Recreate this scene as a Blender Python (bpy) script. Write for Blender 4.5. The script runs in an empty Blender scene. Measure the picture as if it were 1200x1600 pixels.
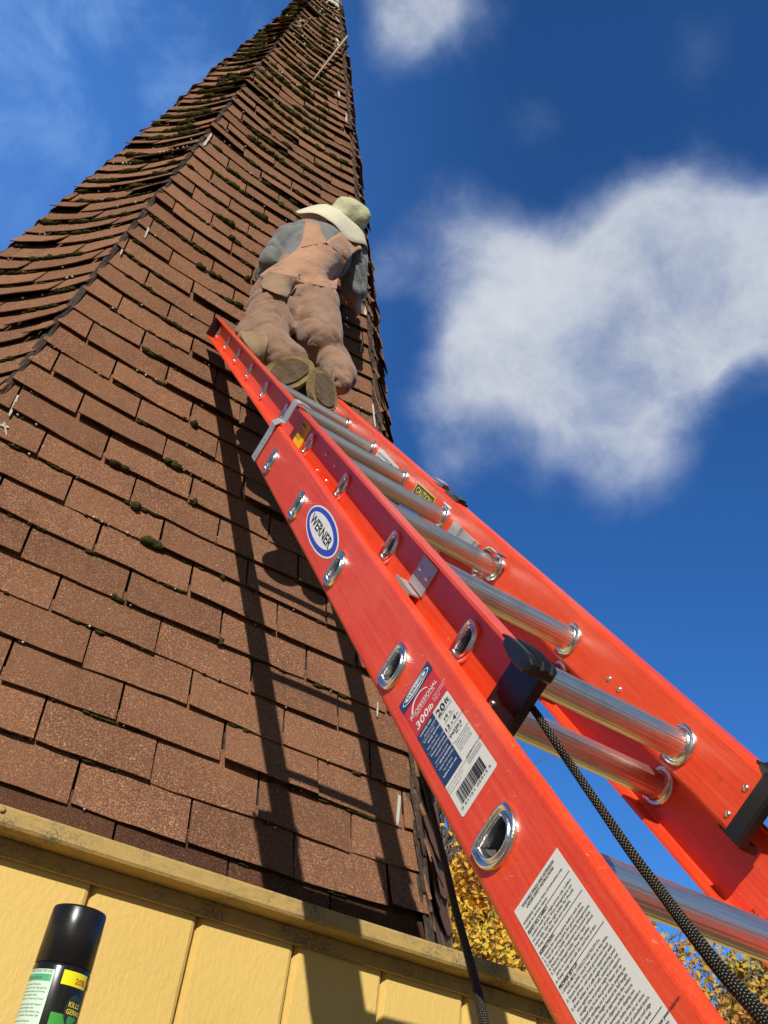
import bpy, bmesh, math, random
from mathutils import Vector, Matrix, noise
from mathutils.bvhtree import BVHTree
V3 = Vector
R_ = random.Random(7)
S = bpy.context.scene
COL = S.collection
PI = math.pi

# ---------------------------------------------------------------- camera
UPZ = V3((0, 0, 1))
CAM = V3((0, 0, 1.0))
cr = V3((0.818558576, -0.563978623, 0.109041142))
cd = V3((0.432980707, 0.481039607, -0.762317915))
cf = V3((0.3774779, 0.671214577, 0.637950959))
F = 1435.5
cam = bpy.data.cameras.new('camera')
camo = bpy.data.objects.new('camera', cam)
COL.objects.link(camo)
cam.sensor_fit = 'VERTICAL'
cam.sensor_height = 36.0
cam.lens = F / 1600 * 36.0
cam.clip_start = 0.02
cam.clip_end = 5000
M = Matrix.Identity(4)
for i in range(3):
    M[i][0] = cr[i]; M[i][1] = -cd[i]; M[i][2] = -cf[i]; M[i][3] = CAM[i]
camo.matrix_world = M
S.camera = camo


def at(x, y, dist):
    """point seen at photo pixel x, y, that many metres along the view axis"""
    return CAM + (cf + cr * ((x - 600) / F) + cd * ((y - 800) / F)) * dist


# ---------------------------------------------------------------- sun, sky, exposure
SUN = V3((-0.62, -0.924, 0.536)).normalized()
S.view_settings.view_transform = 'Standard'
S.view_settings.look = 'None'
S.view_settings.gamma = 1
S.view_settings.use_curve_mapping = False
S.view_settings.exposure = -0.12
sl = bpy.data.lights.new('sun', 'SUN')
sl.energy = 5.0
sl.angle = math.radians(0.55)
sl.color = (1.0, 0.95, 0.87)
so = bpy.data.objects.new('sun', sl)
COL.objects.link(so)
so.rotation_euler = SUN.to_track_quat('Z', 'Y').to_euler()
so.location = (0, 0, 12)

W = bpy.data.worlds.new('World')
S.world = W
W.use_nodes = True


class NT:
    def __init__(s, t):
        s.t = t

    def n(s, k, **kw):
        x = s.t.nodes.new(k)
        for a, b in kw.items():
            if a.startswith('i_'):
                x.inputs[a[2:].replace('_', ' ')].default_value = b
            else:
                setattr(x, a, b)
        return x

    def l(s, a, b):
        s.t.links.new(a, b)

    def m(s, op, a, b=None, c=None, clamp=False):
        x = s.n('ShaderNodeMath', operation=op)
        x.use_clamp = clamp
        for i, v in enumerate((a, b, c)):
            if v is None: continue
            if isinstance(v, (int, float)): x.inputs[i].default_value = v
            else: s.l(v, x.inputs[i])
        return x.outputs[0]

    def noise(s, vec, scale, detail=4, rough=.55, dist=0.):
        x = s.n('ShaderNodeTexNoise')
        x.inputs['Scale'].default_value = scale
        x.inputs['Detail'].default_value = detail
        x.inputs['Roughness'].default_value = rough
        x.inputs['Distortion'].default_value = dist
        if vec is not None: s.l(vec, x.inputs['Vector'])
        return x.outputs['Fac']

    def ramp(s, fac, stops):
        x = s.n('ShaderNodeValToRGB')
        e = x.color_ramp.elements
        while len(e) < len(stops): e.new(0.5)
        for i, (p, c) in enumerate(stops):
            e[i].position = p
            e[i].color = tuple(c) + (1,) if len(c) == 3 else c
        s.l(fac, x.inputs[0])
        return x.outputs[0]

    def mix(s, fac, a, b, bt='MIX'):
        x = s.n('ShaderNodeMix', data_type='RGBA', blend_type=bt)
        for k, v in ((0, fac), (6, a), (7, b)):
            if isinstance(v, (int, float)): x.inputs[k].default_value = v
            elif isinstance(v, tuple): x.inputs[k].default_value = tuple(v) + (1,)
            else: s.l(v, x.inputs[k])
        return x.outputs[2]

    def mr(s, v, a, b, c=0., d=1., smooth=True):
        x = s.n('ShaderNodeMapRange')
        x.interpolation_type = 'SMOOTHSTEP' if smooth else 'LINEAR'
        s.l(v, x.inputs[0])
        for i, q in enumerate((a, b, c, d)): x.inputs[i + 1].default_value = q
        return x.outputs[0]


def sky():
    t = NT(W.node_tree)
    W.node_tree.nodes.clear()
    out = t.n('ShaderNodeOutputWorld')
    bg = t.n('ShaderNodeBackground')
    bg.inputs[1].default_value = 0.092
    t.l(bg.outputs[0], out.inputs[0])
    sk = t.n('ShaderNodeTexSky', sky_type='NISHITA')
    sk.sun_disc = False
    sk.sun_elevation = math.asin(SUN.z)
    sk.sun_rotation = math.atan2(SUN.x, SUN.y) % (2 * PI)
    sk.air_density = 1.0
    sk.dust_density = 0.25
    sk.ozone_density = 3.0
    tcs = t.n('ShaderNodeTexCoord')
    dt = t.n('ShaderNodeVectorMath', operation='DOT_PRODUCT')
    t.l(tcs.outputs['Generated'], dt.inputs[0]); dt.inputs[1].default_value = SUN
    # deep blue away from the sun; unseen sky round it dimmed to warm the shadows
    tn = t.mix(t.mr(dt.outputs['Value'], .05, .60), (0.42, 1.02, 1.72), (0.46, 0.44, 0.38))
    tint = t.mix(1.0, sk.outputs[0], tn, 'MULTIPLY')
    tc = t.n('ShaderNodeTexCoord')
    d = tc.outputs['Generated']
    # clouds: a few banks of the broken cumulus, each a place in the sky
    wn = t.n('ShaderNodeTexNoise'); wn.inputs['Scale'].default_value = 5.0; wn.inputs['Detail'].default_value = 3
    t.l(d, wn.inputs['Vector'])
    sub = t.n('ShaderNodeVectorMath', operation='SUBTRACT'); sub.inputs[1].default_value = (.5, .5, .5)
    t.l(wn.outputs['Color'], sub.inputs[0])
    sc = t.n('ShaderNodeVectorMath', operation='SCALE'); sc.inputs['Scale'].default_value = .10
    t.l(sub.outputs[0], sc.inputs[0])
    ad = t.n('ShaderNodeVectorMath', operation='ADD')
    t.l(d, ad.inputs[0]); t.l(sc.outputs[0], ad.inputs[1])
    dd = ad.outputs[0]
    acc = None
    banks = [(800, 520, 175, 1.0), (730, 590, 110, .8), (880, 560, 150, .9), (930, 430, 150, .9), (1030, 350, 150, .9), (1120, 440, 150, .9),
             (1050, 480, 130, .8), (1220, 400, 150, .9), (930, 660, 130, .62), (690, 370, 120, .50), (780, 390, 110, .5), (1000, 730, 110, .42), (1080, 560, 120, .42),
             (700, 40, 130, .85), (640, -20, 120, .8), (600, 100, 90, .5), (700, 740, 90, .34), (600, 420, 60, .3), (810, 190, 80, .34), (1270, 520, 130, .6), (1080, 40, 120, .2), (1050, 255, 110, .5), (1190, 300, 110, .55), (655, 650, 80, .25), (730, 690, 105, .45), (1000, 780, 100, .32), (975, 560, 150, .62), (850, 700, 110, .4), (1060, 620, 130, .42)]
    for x, y, r, a in banks:
        c = (at(x, y, 1) - CAM).normalized()
        e = t.n('ShaderNodeVectorMath', operation='DISTANCE')
        t.l(dd, e.inputs[0]); e.inputs[1].default_value = c
        v = t.m('MULTIPLY', t.mr(e.outputs['Value'], r / F * 1.12, 0.0), a)
        acc = v if acc is None else t.m('ADD', acc, v)
    acc = t.m('MINIMUM', acc, 1.12)
    # the rest of the sky carries scattered cloud as well
    far = t.noise(dd, 2.2, 2)
    lim = t.n('ShaderNodeVectorMath', operation='DISTANCE')
    t.l(d, lim.inputs[0]); lim.inputs[1].default_value = (at(600, 800, 1) - CAM).normalized()
    away = t.mr(lim.outputs['Value'], .62, .95)
    acc = t.m('MAXIMUM', acc, t.m('MULTIPLY', t.mr(far, .58, .8, 0, .8), away))
    n1 = t.noise(dd, 6.0, 12, .62)
    n2 = t.noise(dd, 2.6, 3, .5)
    nn = t.m('ADD', t.m('MULTIPLY', t.m('SUBTRACT', n1, .5), 1.75), t.m('MULTIPLY', t.m('SUBTRACT', n2, .5), .35))
    den = t.m('ADD', acc, t.m('MULTIPLY', nn, t.mr(acc, 0.0, .35)))
    fac = t.mr(den, .10, 1.42, 0., .93)
    shade = t.m('ADD', t.mr(den, .35, 1.25, 0, .75), t.m('MULTIPLY', t.m('SUBTRACT', t.noise(dd, 11, 8, .62), .35), .8), None, True)
    cc = t.mix(shade, (3.6, 4.8, 7.6), (8.4, 8.8, 9.3))
    # thin veil added to brighten the sky towards the left, with faint streaks
    vl = t.n('ShaderNodeVectorMath', operation='DISTANCE')
    t.l(dd, vl.inputs[0]); vl.inputs[1].default_value = (at(-250, 250, 1) - CAM).normalized()
    veil = t.mr(vl.outputs['Value'], .66, .14, 0, .82)
    st = t.mr(t.noise(dd, 6, 6, .6, .4), .44, .70)
    topl = t.n('ShaderNodeVectorMath', operation='DISTANCE')
    t.l(dd, topl.inputs[0]); topl.inputs[1].default_value = (at(150, -60, 1) - CAM).normalized()
    st = t.m('MULTIPLY', st, t.mr(topl.outputs['Value'], .34, .05))
    tint = t.mix(veil, tint, (.82, 2.75, 8.1))
    tint = t.mix(t.m('MULTIPLY', st, .75), tint, (2.6, 4.9, 9.6))
    fin = t.mix(fac, tint, cc)
    t.l(fin, bg.inputs[0])


sky()

# ---------------------------------------------------------------- helpers
SUNK = {}


def mat(name, build, **kw):
    m = bpy.data.materials.new(name)
    m.use_nodes = True
    t = NT(m.node_tree)
    b = m.node_tree.nodes['Principled BSDF']
    for k, v in kw.items():
        k = k.replace('_', ' ')
        b.inputs[k].default_value = tuple(v) + (1,) if isinstance(v, tuple) and len(v) == 3 and 'Color' in k else v
    if build: build(t, b)
    return m


def flat(name, c, rough=.5, **kw):
    return mat(name, None, Base_Color=c, Roughness=rough, **kw)


def bump(t, b, h, strength=.3, dist=.001, chain=None):
    x = t.n('ShaderNodeBump')
    x.inputs['Strength'].default_value = strength
    x.inputs['Distance'].default_value = dist
    t.l(h, x.inputs['Height'])
    if chain is not None: t.l(chain, x.inputs['Normal'])
    t.l(x.outputs[0], b.inputs['Normal'])
    return x.outputs[0]


def link(name, me, m=None, parent=None, smooth=False, kind=None):
    if m is not None:
        for q in (m if isinstance(m, (list, tuple)) else [m]): me.materials.append(q)
    if smooth:
        me.polygons.foreach_set('use_smooth', [True] * len(me.polygons))
    o = bpy.data.objects.new(name, me)
    COL.objects.link(o)
    if parent is not None:
        o.parent = parent
        if parent.location.length or parent.rotation_euler.x or parent.rotation_euler.z:
            pass
    if kind: o['kind'] = kind
    return o


def pydata(name, vs, fs, m=None, parent=None, smooth=False, kind=None, fix=True):
    me = bpy.data.meshes.new(name)
    me.from_pydata([tuple(v) for v in vs], [], fs)
    if fix:
        bm = bmesh.new(); bm.from_mesh(me)
        bmesh.ops.recalc_face_normals(bm, faces=bm.faces)
        bm.to_mesh(me); bm.free()
    me.update()
    return link(name, me, m, parent, smooth, kind)


def empty(name, label, cat, loc=(0, 0, 0), group=None):
    o = bpy.data.objects.new(name, None)
    COL.objects.link(o)
    o.location = (0, 0, 0)
    o.empty_display_size = .1
    o['label'] = label; o['category'] = cat
    if group: o['group'] = group
    return o


def tag(o, label, cat=None, kind=None, group=None):
    o['label'] = label
    if cat: o['category'] = cat
    if kind: o['kind'] = kind
    if group: o['group'] = group
    return o


class MB:
    """collects geometry for one mesh object"""
    def __init__(s):
        s.v = []; s.f = []

    def add(s, vs, fs):
        k = len(s.v)
        s.v += [V3(v) for v in vs]
        s.f += [[i + k for i in f] for f in fs]

    def box(s, c, ax, ay, az):
        """centre and three half-extent vectors"""
        c = V3(c)
        vs = [c + ax * i + ay * j + az * k for k in (-1, 1) for j in (-1, 1) for i in (-1, 1)]
        s.add(vs, [(0, 1, 3, 2), (4, 6, 7, 5), (0, 4, 5, 1), (2, 3, 7, 6), (0, 2, 6, 4), (1, 5, 7, 3)])

    def tube(s, pts, rad, n=10, caps=True, up=None):
        pts = [V3(p) for p in pts]
        if not hasattr(rad, '__len__'): rad = [rad] * len(pts)
        rings = []
        ref = None
        for i, p in enumerate(pts):
            a = pts[max(0, i - 1)]; b = pts[min(len(pts) - 1, i + 1)]
            tdir = (b - a).normalized()
            if ref is None:
                ref = up or (UPZ if abs(tdir.z) < .9 else V3((1, 0, 0)))
            x = (ref - tdir * ref.dot(tdir)).normalized(); ref = x
            y = tdir.cross(x)
            rings.append([p + (x * math.cos(2 * PI * k / n) + y * math.sin(2 * PI * k / n)) * rad[i] for k in range(n)])
        k0 = len(s.v)
        for r in rings: s.v += r
        for i in range(len(pts) - 1):
            for k in range(n):
                s.f.append([k0 + i * n + k, k0 + i * n + (k + 1) % n, k0 + (i + 1) * n + (k + 1) % n, k0 + (i + 1) * n + k])
        if caps:
            s.f.append([k0 + k for k in range(n)][::-1])
            s.f.append([k0 + (len(pts) - 1) * n + k for k in range(n)])

    def build(s, name, m, parent=None, smooth=False, kind=None, fix=True):
        return pydata(name, s.v, s.f, m, parent, smooth, kind, fix)


def text_geo(s, size=1., align='LEFT', bold=0.0, spacing=1.0, line=1.0):
    """flat text as (verts 2d, faces)"""
    c = bpy.data.curves.new('t', 'FONT')
    c.body = s; c.size = size; c.align_x = align; c.resolution_u = 2
    c.offset = bold; c.space_character = spacing; c.space_line = line
    o = bpy.data.objects.new('t', c)
    COL.objects.link(o)
    dg = bpy.context.evaluated_depsgraph_get()
    me = bpy.data.meshes.new_from_object(o.evaluated_get(dg))
    vs = [(v.co.x, v.co.y) for v in me.vertices]
    fs = [list(p.vertices) for p in me.polygons]
    bpy.data.objects.remove(o); bpy.data.curves.remove(c); bpy.data.meshes.remove(me)
    return vs, fs


# ---------------------------------------------------------------- materials
def m_shingle(t, b, dim=1.):
    tc = t.n('ShaderNodeTexCoord'); g = tc.outputs['Object']
    oi = t.n('ShaderNodeObjectInfo')
    gran = t.noise(g, 230, 3, .85)
    big = t.noise(g, 2.2, 4)
    mid = t.noise(g, 16, 4, .6)
    c = t.ramp(gran, [(.30, (.06, .024, .013)), (.44, (.175, .074, .038)), (.56, (.30, .140, .072)), (.66, (.74, .49, .30))])
    c = t.mix(t.mr(mid, .38, .72, 0, .35), c, (.17, .070, .040))
    c = t.mix(t.mr(big, .35, .7, 0, .5), c, (.33, .155, .08))
    hv = t.m('MULTIPLY_ADD', oi.outputs['Random'], .24, .70)
    c = t.mix(1.0, c, t.ramp(hv, [(0, (0, 0, 0)), (1, (1, 1, 1))]), 'MULTIPLY')
    mp = t.n('ShaderNodeMapping'); mp.inputs['Scale'].default_value = (9, 9, 1.3)
    t.l(g, mp.inputs[0])
    stn = t.noise(mp.outputs[0], 2.4, 5, .65)
    c = t.mix(t.mr(stn, .55, .75, 0, .45), c, (.10, .055, .042))
    # pale lichen specks
    vo = t.n('ShaderNodeTexVoronoi'); vo.inputs['Scale'].default_value = 38
    t.l(g, vo.inputs['Vector'])
    lich = t.m('MULTIPLY', t.mr(vo.outputs['Distance'], .10, .05), t.mr(t.noise(g, 5, 2), .56, .62))
    c = t.mix(lich, c, (.52, .50, .42))
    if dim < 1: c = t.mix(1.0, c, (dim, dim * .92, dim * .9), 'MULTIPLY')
    t.l(c, b.inputs['Base Color'])
    b.inputs['Roughness'].default_value = .93
    b.inputs['Specular IOR Level'].default_value = .25
    n = bump(t, b, gran, .8, .0022)
    bump(t, b, mid, .35, .006, n)


SHINGLE = mat('asphalt_shingle', m_shingle)
SHINGLE_LOW = mat('dark_low_shingle', lambda t, b: m_shingle(t, b, .42))  # the same shingle, darker, for the lowest courses


def m_moss(t, b):
    tc = t.n('ShaderNodeTexCoord'); g = tc.outputs['Object']
    n = t.noise(g, 160, 3, .7)
    n2 = t.noise(g, 9, 2)
    c = t.ramp(n, [(.3, (.018, .020, .006)), (.55, (.055, .055, .013)), (.75, (.12, .11, .03))])
    c = t.mix(t.mr(n2, .45, .65, 0, .7), c, (.032, .024, .010))
    t.l(c, b.inputs['Base Color'])
    b.inputs['Roughness'].default_value = 1
    b.inputs['Specular IOR Level'].default_value = .1
    bump(t, b, n, 1., .006)


MOSS = mat('moss', m_moss)
LICHEN = mat('lichen', lambda t, b: t.l(t.ramp(t.noise(None, 60), [(.3, (.28, .27, .2)), (.7, (.66, .65, .56))]), b.inputs['Base Color']), Roughness=.95)


def m_tar(t, b):
    tc = t.n('ShaderNodeTexCoord'); n = t.noise(tc.outputs['Object'], 40, 4)
    t.l(t.ramp(n, [(.35, (.012, .010, .009)), (.7, (.06, .045, .035))]), b.inputs['Base Color'])
    b.inputs['Roughness'].default_value = .8
    bump(t, b, n, .6, .004)


TAR = mat('dark_felt', m_tar)


def m_ridge(t, b):
    tc = t.n('ShaderNodeTexCoord'); n = t.noise(tc.outputs['Object'], 55, 4)
    t.l(t.ramp(n, [(.35, (.035, .022, .015)), (.6, (.09, .058, .04)), (.75, (.2, .15, .11))]), b.inputs['Base Color'])
    b.inputs['Roughness'].default_value = .9
    bump(t, b, n, .6, .004)


RIDGE = mat('weathered_hip_strip', m_ridge)


def m_yellow(t, b):
    tc = t.n('ShaderNodeTexCoord'); g = tc.outputs['Object']
    mp = t.n('ShaderNodeMapping'); mp.inputs['Scale'].default_value = (1.4, 1, .7)
    t.l(g, mp.inputs[0])
    n = t.noise(mp.outputs[0], 85, 3, .55, .35)
    big = t.noise(g, 1.7, 4)
    c = t.mix(t.mr(big, .35, .7), (.72, .495, .14), (.66, .445, .12))
    sp = t.n('ShaderNodeTexVoronoi'); sp.inputs['Scale'].default_value = 14
    t.l(g, sp.inputs['Vector'])
    c = t.mix(t.m('MULTIPLY', t.mr(sp.outputs['Distance'], .03, .015), .6), c, (.35, .22, .08))
    t.l(c, b.inputs['Base Color'])
    b.inputs['Roughness'].default_value = .62
    bump(t, b, n, .6, .0022)


YELLOW = mat('yellow_siding_paint', m_yellow)


def m_trim(t, b):
    tc = t.n('ShaderNodeTexCoord'); g = tc.outputs['Object']
    mp = t.n('ShaderNodeMapping'); mp.inputs['Scale'].default_value = (.35, 1, 1)
    t.l(g, mp.inputs[0])
    gr = t.noise(mp.outputs[0], 120, 4, .7)
    mil = t.noise(g, 9, 6, .7)
    fine = t.noise(g, 190, 3, .7)
    c = t.mix(t.mr(gr, .4, .7), (.47, .315, .095), (.39, .26, .085))
    k = t.m('MULTIPLY', t.mr(mil, .44, .66), t.mr(fine, .42, .55))
    c = t.mix(k, c, (.15, .125, .08))
    t.l(c, b.inputs['Base Color'])
    b.inputs['Roughness'].default_value = .75
    bump(t, b, t.m('ADD', gr, fine), .5, .0015)


TRIM = mat('weathered_yellow_trim', m_trim)


def m_fiber(t, b, scratch=0.6):
    tc = t.n('ShaderNodeTexCoord'); g = tc.outputs['Object']
    n = t.noise(g, 26, 5, .6)
    fine = t.noise(g, 260, 3, .7)
    c = t.mix(t.mr(n, .3, .75), (.80, .062, .012), (.74, .048, .010))
    c = t.mix(t.mr(fine, .45, .75, 0, .5), c, (.84, .10, .030))
    cx = t.n('ShaderNodeCombineXYZ')
    for i_, (v_, k_) in enumerate((((0, .61826, .78597), 7), ((0, -.78597, .61826), 240), ((1, 0, 0), 240))):
        dq = t.n('ShaderNodeVectorMath', operation='DOT_PRODUCT'); t.l(g, dq.inputs[0]); dq.inputs[1].default_value = v_
        t.l(t.m('MULTIPLY', dq.outputs['Value'], k_), cx.inputs[i_])
    gr = t.noise(cx.outputs[0], 1.0, 4, .6)
    c = t.mix(t.mr(gr, .42, .75, 0, .32), c, (.86, .17, .075))
    c = t.mix(t.mr(gr, .5, .25, 0, .4), c, (.58, .025, .010))
    c = t.mix(t.mr(t.noise(g, 4.5, 5, .6), .48, .75, 0, .35), c, (.80, .17, .095))
    # scuffs: short pale scratches
    mp = t.n('ShaderNodeMapping'); mp.inputs['Scale'].default_value = (1, .35, 1); mp.inputs['Rotation'].default_value = (.6, 0, .3)
    t.l(g, mp.inputs[0])
    sc = t.noise(mp.outputs[0], 210, 2, .5, 1.2)
    sp = t.noise(g, 14, 3)
    k = t.m('MULTIPLY', t.mr(sc, .66, .72), t.mr(sp, .50, .66))
    k = t.m('MULTIPLY', k, scratch)
    c = t.mix(k, c, (.80, .38, .26))
    dv = t.n('ShaderNodeTexVoronoi'); dv.inputs['Scale'].default_value = 5.5
    t.l(g, dv.inputs['Vector'])
    dirt = t.m('MULTIPLY', t.mr(dv.outputs['Distance'], .05, .0), .7)
    c = t.mix(dirt, c, (.08, .04, .03))
    t.l(c, b.inputs['Base Color'])
    b.inputs['Roughness'].default_value = .42
    t.l(t.m('MULTIPLY_ADD', fine, .25, .28), b.inputs['Roughness'])
    b.inputs['Coat Weight'].default_value = .12
    b.inputs['Coat Roughness'].default_value = .25
    bump(t, b, t.m('ADD', fine, t.m('MULTIPLY', k, 2.)), .25, .0006)


FIBER = mat('orange_fiberglass', m_fiber)


def m_alu(t, b, tone=(.74, .73, .71), r=.33):
    tc = t.n('ShaderNodeTexCoord'); g = tc.outputs['Object']
    mp = t.n('ShaderNodeMapping'); mp.inputs['Scale'].default_value = (3, 60, 60)
    t.l(g, mp.inputs[0])
    n = t.noise(mp.outputs[0], 6, 4, .6)
    sm = t.noise(g, 30, 4)
    t.l(t.mix(t.mr(sm, .5, .75, 0, .4), tone, (.50, .49, .47)), b.inputs['Base Color'])
    b.inputs['Metallic'].default_value = 1
    t.l(t.m('MULTIPLY_ADD', n, .22, r), b.inputs['Roughness'])
    bump(t, b, n, .12, .0006)


ALU = mat('aluminium_rung', m_alu)
CAST = mat('bright_swaged_aluminium', lambda t, b: (b.inputs['Base Color'].__setattr__('default_value', (.86, .86, .85, 1)), bump(t, b, t.noise(t.n('ShaderNodeTexCoord').outputs['Object'], 130, 3, .7), .5, .0012)), Metallic=1., Roughness=.27)
DARKALU = flat('dark_tube_inside', (.16, .165, .17), .55, Metallic=.5)
STEEL = mat('zinc_bracket', lambda t, b: t.l(t.m('MULTIPLY_ADD', t.noise(t.n('ShaderNodeTexCoord').outputs['Object'], 70), .3, .35), b.inputs['Roughness']), Base_Color=(.55, .55, .54), Metallic=.55)
BLACKP = mat('black_moulded_plastic', lambda t, b: bump(t, b, t.noise(t.n('ShaderNodeTexCoord').outputs['Object'], 300, 3), .2, .0006), Base_Color=(.012, .012, .013), Roughness=.36)
WHITE = flat('label_white', (.72, .72, .69), .45)
INK = flat('label_black_ink', (.02, .02, .025), .5)
NAVY = flat('label_navy', (.018, .050, .145), .4)
BLUE = flat('label_blue', (.035, .065, .50), .35)
RED = flat('label_red', (.62, .035, .035), .4)
LWHITE = flat('label_white_print', (.80, .80, .80), .45)
YEL = flat('label_yellow', (.80, .62, .02), .4)

# ---------------------------------------------------------------- frames
O = V3((0.3630388, 2.35328123, 2.63827877))
PHI = math.radians(80.43726)
AP = V3((0.68649192, 3.66609072, 10.43089219))
TT = 0.09724
VA = 7.90242


# the spire is an unequal octagon: corners as horizontal offsets per metre below the tip
HX, HY, KX, KY = .0986, .16847, .160, .107
CORN = [V3((-HX, -HY, 0)), V3((HX, -HY, 0)), V3((KX, -KY, 0)), V3((KX, KY, 0)), V3((HX, HY, 0)), V3((-HX, HY, 0)), V3((-KX, KY, 0)), V3((-KX + .002, -KY - .001, 0))]


def face(k):
    """frame of roof face k (0 front, -1 left, 1 right ...)"""
    c1, c2 = CORN[k % 8], CORN[(k + 1) % 8]
    U = (c2 - c1).normalized()
    no = V3((U.y, -U.x, 0))
    h = no.dot(c1)
    q = math.sqrt(1 + h * h)
    Vv = (UPZ - no * h) / q
    Nn = (no + UPZ * h) / q
    return U, Vv, Nn


def ext(k, r):
    """left and right ends of face k at slant distance r from the tip"""
    c1, c2 = CORN[k % 8], CORN[(k + 1) % 8]
    U = (c2 - c1).normalized()
    h = V3((U.y, -U.x, 0)).dot(c1)
    dr = r / math.sqrt(1 + h * h)
    return c1.dot(U) * dr, c2.dot(U) * dr


def slant(k):
    c1, c2 = CORN[k % 8], CORN[(k + 1) % 8]
    U = (c2 - c1).normalized()
    h = V3((U.y, -U.x, 0)).dot(c1)
    return math.sqrt(1 + h * h) / math.sqrt(1 + HY * HY)      # slant length relative to the front face


U0, V0, N0 = face(0)
EAVE = 9.06      # slant distance apex to eave


def onface(x, y, n):
    """where the view ray through photo pixel x, y meets the plane n metres proud of the front roof face"""
    d = cf + cr * ((x - 600) / F) + cd * ((y - 800) / F)
    return CAM + d * ((N0.dot(O - CAM) + n) / N0.dot(d))


# ---------------------------------------------------------------- ground
def build_ground():
    def g(t, b):
        tc = t.n('ShaderNodeTexCoord'); q = tc.outputs['Object']
        n = t.noise(q, .6, 6); f = t.noise(q, 30, 4, .7)
        c = t.mix(t.mr(n, .4, .6), (.045, .075, .018), (.09, .085, .03))
        c = t.mix(t.mr(f, .45, .7), c, (.12, .10, .04))
        ln = t.n('ShaderNodeVectorMath', operation='LENGTH'); t.l(q, ln.inputs[0])
        gv = t.mix(t.mr(t.noise(q, 60, 3, .7), .3, .7), (.10, .08, .05), (.16, .13, .085))
        c = t.mix(t.mr(t.m('ADD', ln.outputs['Value'], t.m('MULTIPLY', n, 3)), 9.5, 8.5), c, gv)
        t.l(c, b.inputs['Base Color']); b.inputs['Roughness'].default_value = .95
        bump(t, b, f, 1., .03)
    m = mat('lawn', g)
    N = 40
    vs = []; fs = []
    for j in range(N + 1):
        for i in range(N + 1):
            x = ((i / N) * 2 - 1); y = ((j / N) * 2 - 1)
            X = math.copysign(abs(x) ** 3, x) * 900; Y = math.copysign(abs(y) ** 3, y) * 900
            r = math.hypot(X, Y)
            z = 0.0 if r < 14 else noise.noise(V3((X * .02, Y * .02, 0))) * min(1.2, (r - 14) * .03)
            vs.append((X, Y, z))
    for j in range(N):
        for i in range(N):
            a = j * (N + 1) + i
            fs.append((a, a + 1, a + N + 2, a + N + 1))
    o = pydata('ground', vs, fs, m, smooth=True, kind='structure')
    o['label'] = 'gravel yard with autumn lawn around it'


build_ground()

# ---------------------------------------------------------------- building
YT = 1.570      # front edge of the trim board
YW = 1.638     # wall face
ZB = 1.4883    # underside of the trim board
ZT = 1.5190
BL = empty('building', 'yellow sided building with a steep brown shingled hexagonal spire', 'building')


def build_wall():
    # lower walls: siding sheets with grooves every 8 inches
    gx = [0.5526 / 1.95 * YW + .2016 * i for i in range(-21, 19)]
    core = MB()
    core.box((.2, YW + .09, .74), V3((3.75, 0, 0)), V3((0, .075, 0)), V3((0, 0, .736)))
    core.box((.2, 7.6, .74), V3((3.75, 0, 0)), V3((0, .075, 0)), V3((0, 0, .736)))
    core.box((-3.47, 4.66, .74), V3((.075, 0, 0)), V3((0, 2.85, 0)), V3((0, 0, .736)))
    core.box((3.87, 4.66, .74), V3((.075, 0, 0)), V3((0, 2.85, 0)), V3((0, 0, .736)))
    core.build('wall_core', YELLOW, BL)
    for i in range(len(gx) - 1):
        a, b = gx[i] + .005, gx[i + 1] - .005
        if a < -3.4 or b > 3.85: continue
        mb = MB()
        y0 = YW
        # shiplap sheet with bevelled long edges
        z0, z1 = .02, ZB - .002
        nx = 3
        prof = [(a - .003, y0 + .012), (a + .003, y0 + .001), (b - .008, y0), (b - .002, y0 + .003), (b, y0 + .012)]
        vs = [(x, y, z) for z in (z0, z1) for x, y in prof]
        n = len(prof)
        fs = [(k, k + 1, n + k + 1, n + k) for k in range(n - 1)]
        mb.add(vs, fs)
        mb.build('siding_panel', YELLOW, BL, fix=False)
    # trim board, slightly uneven, with two knocks in its lower edge
    mb = MB()
    xs = [-3.7 + .1 * i for i in range(78)]
    ring = []
    for x in xs:
        w = noise.noise(V3((x * 3, 1, 2))) * .0022
        k = .005 if abs(x - 1.34) < .06 else 0
        ring.append([(x, YT + w, ZT), (x, YT - .0015 + w, ZT - .004), (x, YT - .0015 + w, ZB + .005 + k), (x, YT + .002 + w, ZB + k), (x, YT + .148, ZB), (x, YT + .148, ZT)])
    vs = [p for r in ring for p in r]
    fs = []
    for i in range(len(xs) - 1):
        for k in range(6):
            fs.append((i * 6 + k, i * 6 + (k + 1) % 6, (i + 1) * 6 + (k + 1) % 6, (i + 1) * 6 + k))
    fs += [(5, 4, 3, 2, 1, 0), tuple((len(xs) - 1) * 6 + k for k in range(6))]
    mb.add(vs, fs)
    mb.build('trim_board', TRIM, BL)
    mb = MB()
    mb.box((.15, YW - .0055, ZB - .0145), V3((3.7, 0, 0)), V3((0, .0065, 0)), V3((0, 0, .0135)))
    mb.build('frieze_board', TRIM, BL)
    # small round screw head on the trim board
    mb = MB()
    p = V3((0.262, YT - .002, ZT - .008))
    mb.tube([p, p + V3((0, -.003, 0)), p + V3((0, -.005, 0))], [.0055, .0055, .0035], 12)
    mb.build('screw_head', TRIM, BL)
    # flat roof deck that the spire rises from
    mb = MB()
    mb.box((.2, 4.72, 1.492), V3((3.8, 0, 0)), V3((0, 2.99, 0)), V3((0, 0, .012)))
    mb.build('roof_deck', TAR, BL)


build_wall()


def hipw(r):
    """half width of a face at slant distance r from the apex"""
    return TT * r


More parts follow.
